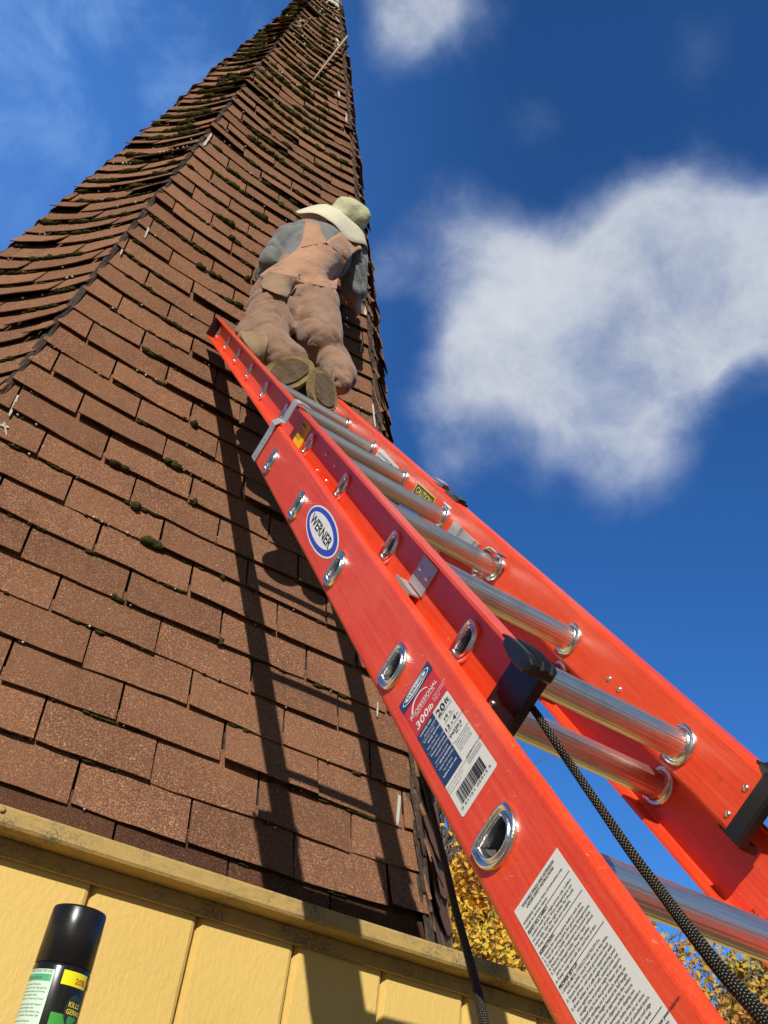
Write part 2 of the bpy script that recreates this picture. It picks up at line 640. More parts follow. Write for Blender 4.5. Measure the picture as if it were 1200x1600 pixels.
def rise(u, r, k=0):
    """courses climb a little where they near the hips"""
    a, b = ext(k, r)
    d0, sl = (.42, .42) if k == 0 else (.26, .50)
    q = max(0., d0 - min(u - a, b - u))
    q = min(q, d0 * 1.1)
    return sl / 2 * q * q / d0 * (min(1., max(.12, (EAVE - .8 - r) / 3.5)) if k == 0 else 1)


def build_spire():
    # sheathing
    vs = [AP - UPZ * .02]; fs = []
    DR = 8.935
    for c in CORN: vs.append(AP + c * (DR * .992) - UPZ * DR)
    for k in range(8):
        fs.append((0, 1 + k, 1 + (k + 1) % 8))
    pydata('roof_sheathing', vs, fs, TAR, BL)
    E = .1264; WT = .3048
    tabs = []
    for k in (0, -1, 1, -2, 2, 3, 4, 5):
        U, Vv, Nn = face(k)
        rng = random.Random(100 + k)
        for j in range(-58, 9):
            vb = -(j + 1) * E                # butt height in the frame of O
            rb = VA - vb                     # slant distance from the apex
            if rb < .95: continue
            rb *= slant(k)
            eL, eR = ext(k, rb)
            # joints at u = kk*WT + .125*j relative to O ; centre line sits at u=.3235
            off = (.1250 * j - .3235) if k == 0 else (.1250 * j + .17 * k)
            kk0 = int(math.floor((eL - off) / WT)) - 1
            for kk in range(kk0, kk0 + int((eR - eL) / WT) + 4):
                a = off + kk * WT; b = a + WT
                if b < eL + .012 or a > eR - .012: continue
                tabs.append((k, j, rb, a, b))
    def tabmesh(k, j, rb, a, b, seed):
        U, Vv, Nn = face(k)
        rng = random.Random(seed)
        gap = .0028 + rng.random() * .0015
        a += gap; b -= gap
        top = rb - .1264 - .045
        nx, ny = 5, 3
        worn = min(1., max(0., (5.6 - rb) / 4.5))
        lift = .0125 + rng.random() * .007 + worn * rng.random() * .016
        if rng.random() < .16: lift += .014
        if k == -1: lift += .004
        cl = (rng.random() - .5) * .012 * (1 + worn); crr = (rng.random() - .5) * .012 * (1 + worn)
        droop = rng.uniform(-.004, .004) * (1 + worn * 1.6)
        skew = rng.uniform(-.003, .003)
        hL, hR = ext(k, rb)
        right_edge = (k == 1)
        ph = rng.random() * 20
        topv = []; botv = []
        th = .0042
        for jy in range(ny + 1):
            f = jy / ny
            r = rb + (top - rb) * f
            wL, wR = ext(k, r)
            wL -= .004; wR += .010 if k == -1 else .003
            for ix in range(nx + 1):
                g = ix / nx
                u = a + (b - a) * g
                ov = .010 if right_edge else 0
                uc = min(max(u, wL - ov), wR)
                bow = noise.noise(V3((u * 9 + ph, j, k))) * .004 * (1 + worn * 1.8)
                wob = (noise.noise(V3((u * 60, j * 3.1, k * 7 + seed % 7))) * .0022 if jy == 0 else 0)
                vv = rise(uc, r, k) + bow + wob + droop * (g - .5) * 2 * (1 - f) + skew * (g - .5)
                h = .003 + (lift + cl * (1 - g) + crr * g + noise.noise(V3((u * 7 + ph, j * .7, 3))) * .005 * (1 + worn)) * (1 - f) ** 1.35
                if right_edge and u < hL + .16:
                    e = max(0., 1 - (uc - hL) / .16)
                    h += (.012 + .012 * rng.random()) * e * (1 - f) ** 1.1
                    vv -= .015 * e * (1 - f)
                p = AP - Vv * r + Vv * vv + U * uc
                topv.append(p + Nn * (h + th)); botv.append(p + Nn * h)
        n = nx + 1
        vs = topv + botv
        m = len(topv)
        fs = []
        for jy in range(ny):
            for ix in range(nx):
                q = jy * n + ix
                fs.append((q, q + 1, q + n + 1, q + n))
                fs.append((m + q, m + q + n, m + q + n + 1, m + q + 1))
        for ix in range(nx):
            fs.append((ix, m + ix, m + ix + 1, ix + 1))
        for jy in range(ny):
            q = jy * n
            fs.append((q, q + n, m + q + n, m + q))
            q = jy * n + nx
            fs.append((q, m + q, m + q + n, q + n))
        return vs, fs
    # the 300 that show largest are parts, the rest one mass
    def size(tb):
        k, j, rb, a, b = tb
        U, Vv, Nn = face(k)
        hL, hR = ext(k, rb)
        u = (max(a, hL) + min(b, hR)) / 2
        c = AP - Vv * (rb - .06) + U * u
        dl = c - CAM
        facing = -Nn.dot(dl.normalized())
        if k not in (0, -1, 1): return -1
        facing = max(facing, 0)
        z = dl.dot(cf)
        if z <= 0: return -1
        x = 600 + F * dl.dot(cr) / z; y = 800 + F * dl.dot(cd) / z
        if x < -60 or x > 1260 or y < -40 or y > 1660: return -.5
        return (min(b, hR) - max(a, hL)) * .127 * max(facing, 0) / z ** 2
    tabs.sort(key=size, reverse=True)
    rest = MB()
    for q, tb in enumerate(tabs):
        vs, fs = tabmesh(*tb, seed=q * 17 + 3)
        if q < 300:
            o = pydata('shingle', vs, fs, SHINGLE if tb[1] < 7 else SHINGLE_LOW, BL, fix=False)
        else:
            rest.add(vs, fs)
    o = rest.build('shingle_field', SHINGLE, BL, kind='stuff', fix=False)
    # hips: dark felt strips and slivers
    lo, hi = 1.0, EAVE - .05
    for k in range(-1, 7):
        U, Vv, Nn = face(k)
        U2, V2, N2 = face(k + 1)
        mb = MB()
        nst = 120
        rows = []
        for i in range(nst + 1):
            r = lo + (hi - lo) * i / nst
            h = AP - Vv * r * slant(k) + U * ext(k, r * slant(k))[1]
            w = noise.noise(V3((r * 6, k, 0))) * .005
            up_ = .008 + abs(w) if k == -1 else 0
            wd = .0035 + .004 * max(0, (r - 4) / 5) if k == -1 else .018
            rows.append([h - U * (wd + w) + Nn * (.010 + up_), h + (Nn + N2).normalized() * (.014 + w + up_), h + U2 * (wd - w) + N2 * (.010 + up_)])
        vs = [p for r in rows for p in r]
        fs = []
        for i in range(nst):
            for q in range(2):
                fs.append((i * 3 + q, i * 3 + q + 1, (i + 1) * 3 + q + 1, (i + 1) * 3 + q))
        mb.add(vs, fs)
        mb.build('hip_flashing', TAR, BL, fix=False)
    # loose strips stacked along the right hand hip
    U, Vv, Nn = face(0); U2, V2, N2 = face(1)
    rng = random.Random(5)
    out = (Nn + N2).normalized()
    side = (U + U2).normalized()
    r = EAVE - .02
    while r > 1.3:
        ln = rng.uniform(.16, .34)
        for lay in range(2):
            a = rng.uniform(-.012, .004) + lay * .010
            mb = MB()
            pts = []; n = 4
            w0 = rng.uniform(.006, .011)
            for i in range(n + 1):
                f = i / n
                rr = r - ln * f + lay * .05
                p = AP - Vv * rr + U * ext(0, rr)[1] + side * (a + rng.uniform(-.003, .003) - .004) + out * (.018 + lay * .008 + .012 * (1 - f) + rng.uniform(0, .004))
                pts.append(p)
            for i in range(n):
                pass
            vs = []
            for i, p in enumerate(pts):
                w = w0 * (1 - .5 * abs(2 * i / n - 1) ** 3)
                vs += [p - side * w, p + side * w, p + side * w - out * .005, p - side * w - out * .005]
            fs = []
            for i in range(n):
                for q in range(4):
                    fs.append((i * 4 + q, i * 4 + (q + 1) % 4, (i + 1) * 4 + (q + 1) % 4, (i + 1) * 4 + q))
            fs += [(3, 2, 1, 0), (n * 4, n * 4 + 1, n * 4 + 2, n * 4 + 3)]
            mb.add(vs, fs)
            mb.build('hip_strip', RIDGE, BL)
        r -= ln * .72
    # pale metal cap over the tip
    def capm(t, b):
        tc = t.n('ShaderNodeTexCoord'); n = t.noise(tc.outputs['Object'], 14, 5, .65)
        t.l(t.ramp(n, [(.35, (.20, .18, .13)), (.5, (.50, .47, .38)), (.65, (.78, .76, .68))]), b.inputs['Base Color'])
        bump(t, b, n, .5, .01)
    CM = mat('pale_weathered_cap', capm, Roughness=.7)
    vs = []; fs = []
    N = 36
    for q in range(N):
        f = q / N * 8
        cc = CORN[int(f) % 8].lerp(CORN[(int(f) + 1) % 8], f % 1)
        r = 1.10 + noise.noise(V3((f * 1.3, 3, 0))) * .14
        vs.append(AP - UPZ * r + cc * (r * 1.06) + cc.normalized() * .02)
    vs.append(AP + UPZ * .25)
    for q in range(N): fs.append((q, (q + 1) % N, N))
    pydata('tip_cap', vs, fs, CM, BL)
    # white smears of old paint or flashing where they show
    def smear(x0, y0, x1, y1, w):
        a = onface(x0, y0, .022); b = onface(x1, y1, .022)
        d = (b - a).normalized(); sd = d.cross(N0).normalized()
        mb = MB(); vs = []; n = 6
        for i in range(n + 1):
            f = i / n
            ww = w * .55 * (1 + .5 * noise.noise(V3((i * 1.7, x0, 0)))) * (.5 if i == n else 1)
            c = a.lerp(b, f)
            vs += [c - sd * ww, c + sd * ww, c + sd * ww + N0 * .002, c - sd * ww + N0 * .002]
        fs = []
        for i in range(n):
            for q in range(4): fs.append((i * 4 + q, i * 4 + (q + 1) % 4, (i + 1) * 4 + (q + 1) % 4, (i + 1) * 4 + q))
        fs += [(3, 2, 1, 0), (n * 4, n * 4 + 1, n * 4 + 2, n * 4 + 3)]
        mb.add(vs, fs)
        mb.build('white_flashing_scrap', LICHEN, BL)
    for s in [(28, 618, 14, 650, .006), (0, 664, 14, 668, .008), (6, 660, 10, 680, .004), (330, 210, 318, 228, .010), (232, 356, 226, 372, .006), (193, 384, 188, 398, .006), (624, 1243, 620, 1290, .009),
              (573, 478, 570, 492, .014), (582, 632, 586, 668, .008), (541, 178, 541, 190, .012), (565, 538, 563, 550, .006), (590, 1098, 589, 1120, .005), (529, 143, 530, 152, .014), (526, 60, 529, 72, .02), (520, 20, 534, 40, .02), (598, 1400, 600, 1396, .002)]:
        smear(*s)


build_spire()

# ---------------------------------------------------------------- moss and lichen
def build_moss():
    mb = MB(); lb = MB()
    rng = random.Random(11)
    bm = bmesh.new(); bmesh.ops.create_icosphere(bm, subdivisions=2, radius=1)
    sv = [v.co.copy() for v in bm.verts]; sf = [[v.index for v in f.verts] for f in bm.faces]; bm.free()
    bm = bmesh.new(); bmesh.ops.create_icosphere(bm, subdivisions=1, radius=1)
    lv = [v.co.copy() for v in bm.verts]; lf = [[v.index for v in f.verts] for f in bm.faces]; bm.free()
    E = .1264
    def clump(k, u, r, a, b, h):
        U, Vv, Nn = face(k)
        c = AP - Vv * r + U * u + Vv * rise(u, r, k) + Nn * (.014 + h * .35)
        s = rng.random() * 50
        vs = []
        for p in sv:
            q = 1 + noise.noise(p * 2.2 + V3((s, 0, 0))) * .55 + noise.noise(p * 6 + V3((s, 0, 0))) * .3
            vs.append(c + U * (p.x * a * q) + Vv * (p.y * b * q) + Nn * (p.z * h * q))
        mb.add(vs, sf)
    def speck(k, u, r, s):
        U, Vv, Nn = face(k)
        c = AP - Vv * r + U * u + Vv * rise(u, r, k) + Nn * .019
        lb.add([c + p * s * (1 + .6 * noise.noise(p * 3 + c * 50)) for p in lv], lf)
    def px(x, y, a=.03, b=.014, h=.016, m=1):
        P = onface(x, y, .015)
        d = P - AP
        r = -d.dot(V0); u = d.dot(U0)
        # settle on the nearest butt line
        vb = VA - r - rise(u, r)
        jj = round(-vb / E)
        r = VA + jj * E
        for i in range(m):
            clump(0, u + (i - (m - 1) / 2) * a * 1.1 + rng.uniform(-.004, .004), r + rng.uniform(-.006, .004), a * rng.uniform(.7, 1.1), b * rng.uniform(.7, 1.2), h * rng.uniform(.7, 1.2))
    # the cushions one can point at
    for a in [(237, 856, .026, .015, .02, 2), (185, 735, .024, .012, .015, 2), (266, 735, .024, .014, .016, 2), (208, 795, .016, .018, .015, 1), (300, 795, .015, .016, .013, 1),
              (300, 666, .018, .02, .018, 1), (235, 560, .024, .011, .014, 3), (220, 668, .016, .009, .01, 2), (272, 512, .02, .010, .012, 3), (345, 548, .02, .01, .01, 2), (312, 425, .022, .013, .016, 1), (335, 437, .024, .014, .016, 2),
              (385, 441, .016, .018, .016, 1), (365, 480, .03, .012, .014, 2), (350, 350, .03, .014, .018, 3), (405, 342, .03, .014, .018, 2), (437, 324, .018, .02, .018, 1),
              (310, 388, .02, .01, .01, 2), (370, 300, .03, .012, .014, 3), (405, 232, .035, .016, .02, 4), (365, 375, .03, .012, .014, 2), (420, 165, .035, .016, .02, 3), (450, 190, .028, .018, .02, 1),
              (440, 130, .03, .014, .02, 2), (475, 145, .03, .016, .02, 2), (455, 175, .035, .016, .02, 3), (495, 235, .03, .018, .02, 1), (505, 175, .03, .012, .015, 3), (480, 210, .03, .014, .018, 3), (430, 250, .03, .012, .016, 3), (470, 107, .03, .016, .018, 2),
              (345, 1004, .012, .016, .012, 1), (180, 940, .014, .008, .008, 2), (350, 880, .012, .012, .012, 1), (256, 600, .014, .008, .008, 1), (290, 640, .010, .008, .01, 1)]:
        px(*a)
    # runs along the butt lines, thicker towards the top and the middle
    for k in (0, -1):
        for j in range(-56, 7):
            rb = VA + (j + 1) * E
            if rb < 1.05: continue
            rb *= slant(k)
            eL, eR = ext(k, rb)
            hw = (eR - eL) / 2; um = (eL + eR) / 2
            dens = min(1., max(0., ((6.9 if k == 0 else 8.2) - rb) / 3.2))
            u = eL + .04
            while u < eR - .04:
                n = noise.noise(V3((u * 5, j * .9, k * 5 + 2)))
                mid = 1 - abs((u - um) / hw + (.1 if k == 0 else 0)) * .8
                if n > .28 - .45 * dens * mid and dens > .02 and rng.random() < .6 + .3 * dens:
                    s = rng.uniform(.55, 1.25) * (.6 + .8 * dens)
                    clump(k, u, rb + rng.uniform(-.004, .006), .020 * s + .004, .009 * s, .011 * s)
                if n > .12 - .4 * dens * mid and rng.random() < .5 + .4 * dens:
                    clump(k, u + rng.uniform(-.01, .01), rb + rng.uniform(-.003, .004), rng.uniform(.010, .022), rng.uniform(.003, .006), rng.uniform(.003, .006))
                if noise.noise(V3((u * 7, j * 1.3, 9 + k))) > .12 and rng.random() < .65:
                    if rng.random() < .6: clump(k, u + rng.uniform(-.01, .01), rb + .001, rng.uniform(.004, .009), .004, .004)
                    if rng.random() < .5: speck(k, u, rb + .001 + rng.uniform(-.004, .004), rng.uniform(.0018, .0045) * (1 + .8 * dens))
                u += rng.uniform(.016, .034)
    # whitish crust near the tip
    for i in range(160):
        k = rng.choice((0, 0, -1))
        r = 1.05 + rng.random() ** 2 * 1.6
        u = rng.uniform(*ext(k, r)) * .95
        speck(k, u, r, rng.uniform(.005, .012))
    for i in range(26):
        r = rng.uniform(1.1, 2.0)
        clump(1, ext(1, r)[0] + rng.uniform(0, .05), r, .02, .03, .03)
    o = mb.build('moss', MOSS, smooth=True, kind='stuff', fix=False)
    o['label'] = 'dark olive moss cushions growing along the shingle edges'
    o = lb.build('lichen', LICHEN, smooth=True, kind='stuff', fix=False)
    o['label'] = 'pale lichen crumbs scattered along the shingle edges'


build_moss()
sb = MB()
p0 = onface(489, 126, .035); p1 = onface(543, 56, .10)
sb.tube([p0.lerp(p1, f) + V3((0, 0, .006 * math.sin(f * 5))) for f in (0, .2, .4, .6, .8, 1)], [.006, .0075, .008, .009, .0095, .009], 8)
tag(sb.build('stick', flat('bare_dead_wood', (.36, .25, .18), .9), smooth=True), 'thin pale stick stuck among the shingles near the spire tip', 'stick')

# ---------------------------------------------------------------- ladder
P0 = V3((0.51590722, 2.38878309, 3.69809252))
L = V3((0, 0.61826, 0.78597)).normalized()
XR = V3((1, 0, 0))
D = V3((0, -L.z, L.y))
STEP = .3048


def lp(s, d, x):
    return P0 - L * s + D * d + XR * x


LAD = empty('extension_ladder', 'orange fiberglass extension ladder with aluminium rungs leaning on the spire', 'ladder')


def dshape(n, a, b, b2, pw=.3):
    """D outline: x along D, y along +s; flat side at -s"""
    out = []
    for i in range(n):
        t = 2 * PI * i / n
        c, s = math.cos(t), math.sin(t)
        if s >= 0: out.append((a * math.copysign(abs(c) ** .95, c), b * abs(s) ** .95))
        else: out.append((a * math.copysign(abs(c) ** .50, c), -b2 * abs(s) ** pw))
    return out


def rail(name, s0, s1, xw, sg, d0, d1, fl, rungs, dr, label=None, fh=None):
    """channel rail: web outer face at xw, flanges towards sg, holes at rungs"""
    t = .0042
    fh = fh or fl
    mb = MB()
    r = .008
    # outline from flange tip, round the corner to the web and back
    def corner(cx, cdd, a0, a1, rad):
        return [(cx + rad * math.cos(a0 + (a1 - a0) * i / 5), cdd + rad * math.sin(a0 + (a1 - a0) * i / 5)) for i in range(6)]
    # local coords: (q, d) with q distance from the web's outer face towards the flange side
    outer_lo = [(fl, d0)] + [(r - r * math.sin(PI / 2 * i / 5), d0 + r - r * math.cos(PI / 2 * i / 5)) for i in range(6)]
    outer_hi = [(r - r * math.cos(PI / 2 * i / 5), d1 - r + r * math.sin(PI / 2 * i / 5)) for i in range(6)] + [(fh, d1)]
    ri = r - t
    inner_lo = [(fl, d0 + t)] + [(r - ri * math.sin(PI / 2 * i / 5), d0 + r - ri * math.cos(PI / 2 * i / 5)) for i in range(6)]
    inner_hi = [(r - ri * math.cos(PI / 2 * i / 5), d1 - r + ri * math.sin(PI / 2 * i / 5)) for i in range(6)] + [(fh, d1 - t)]
    P = lambda s, q, d: lp(s, d, xw + sg * q)
    ss = [s0 + (s1 - s0) * i / 12 for i in range(13)]
    def strip(pl):
        vs = [P(s, q, d) for s in ss for q, d in pl]
        n = len(pl)
        mb.add(vs, [(i * n + k, i * n + k + 1, (i + 1) * n + k + 1, (i + 1) * n + k) for i in range(len(ss) - 1) for k in range(n - 1)])
    for pl in (outer_lo, outer_hi, inner_lo, inner_hi): strip(pl)
    strip([(fl, d0), (fl, d0 + t)]); strip([(fh, d1), (fh, d1 - t)])
    # web with D holes
    for q, lo, hi in ((0, d0 + r, d1 - r), (t, d0 + r, d1 - r)):
        cur = s0
        for rs in rungs:
            a, b = rs - .034, rs + .034
            if a > cur: mb.add([P(cur, q, lo), P(cur, q, hi), P(a, q, hi), P(a, q, lo)], [(0, 1, 2, 3)])
            n = 32
            ds = dshape(n, .0185, .0185, .0095)
            inn = [P(rs + y, q, dr + x) for x, y in ds]
            outp = []
            for x, y in ds:
                hx = (hi - dr) if x > 0 else (dr - lo)
                k = min(hx / abs(x) if abs(x) > 1e-6 else 9e9, .034 / abs(y) if abs(y) > 1e-6 else 9e9)
                outp.append(P(rs + y * k, q, dr + x * k))
            # corner points to keep the outline square
            vs = inn + outp
            fs = [(i, (i + 1) % n, n + (i + 1) % n, n + i) for i in range(n)]
            mb.add(vs, fs)
            for cxx, cyy in ((hi, b), (lo, b), (lo, a), (hi, a)):
                # triangle between the two neighbouring outer points
                best = None
                for i in range(n):
                    p, q2 = ds[i], ds[(i + 1) % n]
                    def ext(x, y):
                        hx = (hi - dr) if x > 0 else (dr - lo)
                        kx = hx / abs(x) if abs(x) > 1e-6 else 9e9
                        ky = .034 / abs(y) if abs(y) > 1e-6 else 9e9
                        return (x * min(kx, ky), y * min(kx, ky), kx < ky)
                    e1, e2 = ext(*p), ext(*q2)
                    if e1[2] != e2[2]:
                        mx, my = (e1[0] + e2[0]) / 2, (e1[1] + e2[1]) / 2
                        if (mx > 0) == (cxx > dr) and (my > 0) == (cyy > rs): best = (e1, e2)
                if best:
                    e1, e2 = best
                    mb.add([P(rs + e1[1], q, dr + e1[0]), P(cyy, q, cxx), P(rs + e2[1], q, dr + e2[0])], [(0, 1, 2)])
            cur = b
        mb.add([P(cur, q, lo), P(cur, q, hi), P(s1, q, hi), P(s1, q, lo)], [(0, 1, 2, 3)])
    # end faces
    for s in (s0, s1):
        o_ = outer_lo + outer_hi; i_ = inner_lo + inner_hi
        n = len(o_)
        mb.add([P(s, q, d) for q, d in o_] + [P(s, q, d) for q, d in i_], [(k, k + 1, n + k + 1, n + k) for k in range(n - 1)])
    o = mb.build(name, FIBER, LAD, fix=False)
    if label: o['label'] = label
    return o


SEC = [(1.0, 0), (1.0, .0012), (.985, .0042), (.93, .0060), (.86, .0058), (.80, .0032), (.765, .0030), (.73, .0052), (.68, .0066), (.635, .0056), (.615, .003), (.605, -.004)]


def ring(s, d, x, sg, parent, big=1.):
    """swaged rung end on the outside of a rail; sg = outward direction"""
    n = 40
    vs = []
    for sc, h in SEC:
        rnd = (1 - sc) / .4
        pts = dshape(n, .0275 * big, .0265 * big, .0165 * big * (1 - .25 * rnd), .36 - .1 * rnd)
        for px_, py_ in pts:
            vs.append(lp(s + py_ * sc + (1 - sc) * .004, d + px_ * sc, x + sg * h))
    m = len(SEC)
    fs = [(i * n + k, i * n + (k + 1) % n, (i + 1) * n + (k + 1) % n, (i + 1) * n + k) for i in range(m - 1) for k in range(n)]
    return pydata('rung_end', vs, fs, CAST, parent, smooth=True)


def rung(s, d, x0, x1, name='rung'):
    n = 96
    base = dshape(n, .0178, .0175, .0120, .4)
    prof = []
    for i, (a, b) in enumerate(base):
        k = 1 - (.045 if i % 8 == 0 else .012 if i % 8 in (3, 5) else 0)
        prof.append((a * k, b * k))
    mb = MB()
    xs = [x0, x0 + .006, x0 + .014, (x0 + x1) / 2, x1 - .014, x1 - .006, x1]
    sc = [1.04, 1.04, 1, 1, 1, 1.04, 1.04]
    vs = [lp(s + b * c, d + a * c, x) for x, c in zip(xs, sc) for a, b in prof]
    fs = [(i * n + k, i * n + (k + 1) % n, (i + 1) * n + (k + 1) % n, (i + 1) * n + k) for i in range(len(xs) - 1) for k in range(n)]
    mb.add(vs, fs)
    o = mb.build(name, ALU, LAD, smooth=True)
    # hollow inside
    ib = MB(); n = 24
    pr = dshape(n, .0160, .0158, .0100)
    vs = [lp(s + b, d + a, x) for x in (x0 - .004, x1 + .004) for a, b in pr]
    ib.add(vs, [(k, (k + 1) % n, n + (k + 1) % n, n + k) for k in range(n)])
    i = ib.build('tube_inside', DARKALU, o)
    # collars against the inner faces of the webs
    for x, sg in ((x0, 1), (x1, -1)):
        nb = 32; vs = []
        ss = [(1.0, 0), (1.0, .002), (.96, .0045), (.86, .005), (.78, .0035), (.70, .010), (.66, .016)]
        for q, h in ss:
            for a, b in dshape(nb, .0262, .0252, .0200, .5): vs.append(lp(s + b * q, d + a * q, x + sg * h))
        pydata('collar', vs, [(i_ * nb + k, i_ * nb + (k + 1) % nb, (i_ + 1) * nb + (k + 1) % nb, (i_ + 1) * nb + k) for i_ in range(len(ss) - 1) for k in range(nb)], CAST, o, smooth=True)
    return o


XF2 = .3415
XB1 = -.042
XB2 = XF2 + .042
FLY = [STEP * k - .003 for k in range(10)]
BASE = [1.7945 + STEP * k for k in range(10)]
fl_l = rail('fly_rail', -.085, 2.868, .0042, -1, -.036, .046, .030, FLY, 0.0)
XFI = XF2 - .0042
fl_r = rail('fly_rail', -.085, 2.868, XFI, 1, -.036, .046, .030, FLY, 0.0)
ba_l = rail('base_rail', 1.637, 4.69, XB1, 1, -.108, -.008, .031, BASE, -.069, fh=.0095)
ba_r = rail('base_rail', 1.637, 4.69, XB2, -1, -.108, -.008, .031, BASE, -.069, fh=.0095)
for s in FLY:
    rung(s, 0.0, .0045, XFI - .0003)
    ring(s, 0.0, 0.0, -1, fl_l, .93); ring(s, 0.0, XF2, 1, fl_r, .93)
for s in BASE:
    rung(s, -.069, XB1 + .0045, XB2 - .0045)
    ring(s, -.069, XB1, -1, ba_l); ring(s, -.069, XB2, 1, ba_r)


def rivet(s, d, x, sg, parent, r=.0045):
    mb = MB()
    n = 14; vs = []
    ss = [(1, 0), (1, .0006), (.86, .0019), (.5, .0029), (.05, .0033)]
    for q, h in ss:
        for k in range(n): vs.append(lp(s + r * q * math.sin(2 * PI * k / n), d + r * q * math.cos(2 * PI * k / n), x + sg * h))
    fs = [(i * n + k, i * n + (k + 1) % n, (i + 1) * n + (k + 1) % n, (i + 1) * n + k) for i in range(len(ss) - 1) for k in range(n)]
    fs.append(tuple((len(ss) - 1) * n + k for k in range(n)))
    return pydata('rivet', vs, fs, CAST, parent, smooth=True)


for s, d in ((1.956, .016), (2.035, .015), (1.956, -.019), (2.034, -.017)): rivet(s, d, 0, -1, fl_l, .0032)
rivet(2.850, -.018, -.0028, -1, fl_l, .004)
for s, d in ((2.562, -.001), (2.592, -.002), (2.855, .017), (2.855, -.019)): rivet(s, d, XFI, -1, fl_r, .0042)


def boot(x, sg, parent):
    """black end boot of a fly rail: a thin plate on the web, a solid end and a ribbed nose over the upper flange"""
    mb = MB(); nb = MB()
    def sect(s, d0, d1, q0, q1, r):
        pts = []
        for cx, cdd, a0 in ((q1 - r, d1 - r, 0), (q0 + r, d1 - r, PI / 2), (q0 + r, d0 + r, PI), (q1 - r, d0 + r, 1.5 * PI)):
            for i in range(5):
                a = a0 + PI / 2 * i / 4
                pts.append((cx + r * math.cos(a), cdd + r * math.sin(a)))
        return [lp(s, d, x + sg * q) for q, d in pts]
    def solid(m_, st):
        rows = [sect(*a) for a in st]
        n = len(rows[0])
        vs = [p for r in rows for p in r]
        fs = [(i * n + k, i * n + (k + 1) % n, (i + 1) * n + (k + 1) % n, (i + 1) * n + k) for i in range(len(rows) - 1) for k in range(n)]
        fs += [tuple(range(n))[::-1], tuple((len(rows) - 1) * n + k for k in range(n))]
        m_.add(vs, fs)
    solid(mb, [(2.838, -.0335, .0410, .0003, .0030, .0008), (2.872, -.0335, .0410, .0003, .0030, .0008)])
    solid(mb, [(2.869, -.0370, .0465, -.010, .0040, .003), (2.889, -.0370, .0465, -.010, .0040, .003), (2.893, -.035, .044, -.008, .003, .003)])
    solid(mb, [(2.848, -.0395, -.0300, .002, .026, .002), (2.890, -.0395, -.0300, .000, .026, .002)])
    solid(nb, [(2.842, .0462, .0490, .000, .031, .001), (2.850, .0462, .0510, -.001, .0315, .0015), (2.852, .0400, .0515, -.002, .0315, .002), (2.872, .0360, .0530, -.006, .032, .003), (2.893, .0360, .0535, -.006, .032, .003), (2.902, .0370, .0520, -.004, .031, .003), (2.906, .040, .049, .000, .028, .002)])
    for q in (.006, .017):
        nb.tube([lp(2.850, .0505, x + sg * q), lp(2.860, .0520, x + sg * q), lp(2.875, .0535, x + sg * q), lp(2.893, .0538, x + sg * q), lp(2.903, .0525, x + sg * q), lp(2.908, .047, x + sg * q)], .0026, 8)
    o = mb.build('end_boot', BLACKP, parent)
    nb.build('nose', BLACKP, o)
    return o


boot(0, -1, fl_l); boot(XF2, 1, fl_r)
# top plastic caps of the fly rails
for x, sg, pr in ((0, -1, fl_l), (XF2, 1, fl_r)):
    mb = MB()
    mb.box(lp(-.083, .005, x + sg * .016), XR * .016, D * .0365, L * .012)
    mb.build('top_cap', BLACKP, pr)

# guide bracket at the top of the base rails
for x, sg in ((XB1, 1), (XB2, -1)):
    mb = MB()
    pts = [(-.104, -.0015), (-.03, -.0015), (-.012, -.004), (.000, .004), (.004, .0095), (.044, .0095), (.052, .011), (.0555, .020), (.054, .045)]
    vs = []
    for s in (1.636, 1.680):
        for o2 in (0, .0022):
            vs += [lp(s + (.028 if d > 0 else .012 * (d + .104) / .1), d + o2 * (1 if d > .05 else 0), x + sg * (q - o2)) for d, q in pts]
    n = len(pts)
    fs = []
    A = [0, n, 3 * n, 2 * n]
    for k in range(n - 1):
        for a, b in ((0, 1), (1, 2), (2, 3), (3, 0)):
            fs.append((A[a] + k, A[b] + k, A[b] + k + 1, A[a] + k + 1))
    fs += [(0, n, 3 * n, 2 * n), (n - 1, 3 * n - 1 + 0, 4 * n - 1, 2 * n - 1)]
    pr = ba_l if sg == 1 else ba_r
    mb.add(vs, fs[:-1])
    mb.build('guide_bracket', STEEL, pr)
    for d in (-.095, -.062, -.052):
        rivet(1.662 + .012 * (d + .104) / .1, d, x - sg * .002, -sg, pr, .0042)

# small angle bracket riveted on the left fly web
mb = MB()
mb.box(lp(2.571, .012, -.0016), XR * .0014, D * .020, L * .027)
mb.box(lp(2.562, -.012, -.0068), XR * .0064, D * .0012, L * .030)
mb.box(lp(2.556, -.022, -.0128), XR * .0013, D * .0115, L * .030)
br = mb.build('angle_bracket', STEEL, fl_l)
rivet(2.556, .016, -.003, -1, br, .0036); rivet(2.586, .014, -.003, -1, br, .0036)

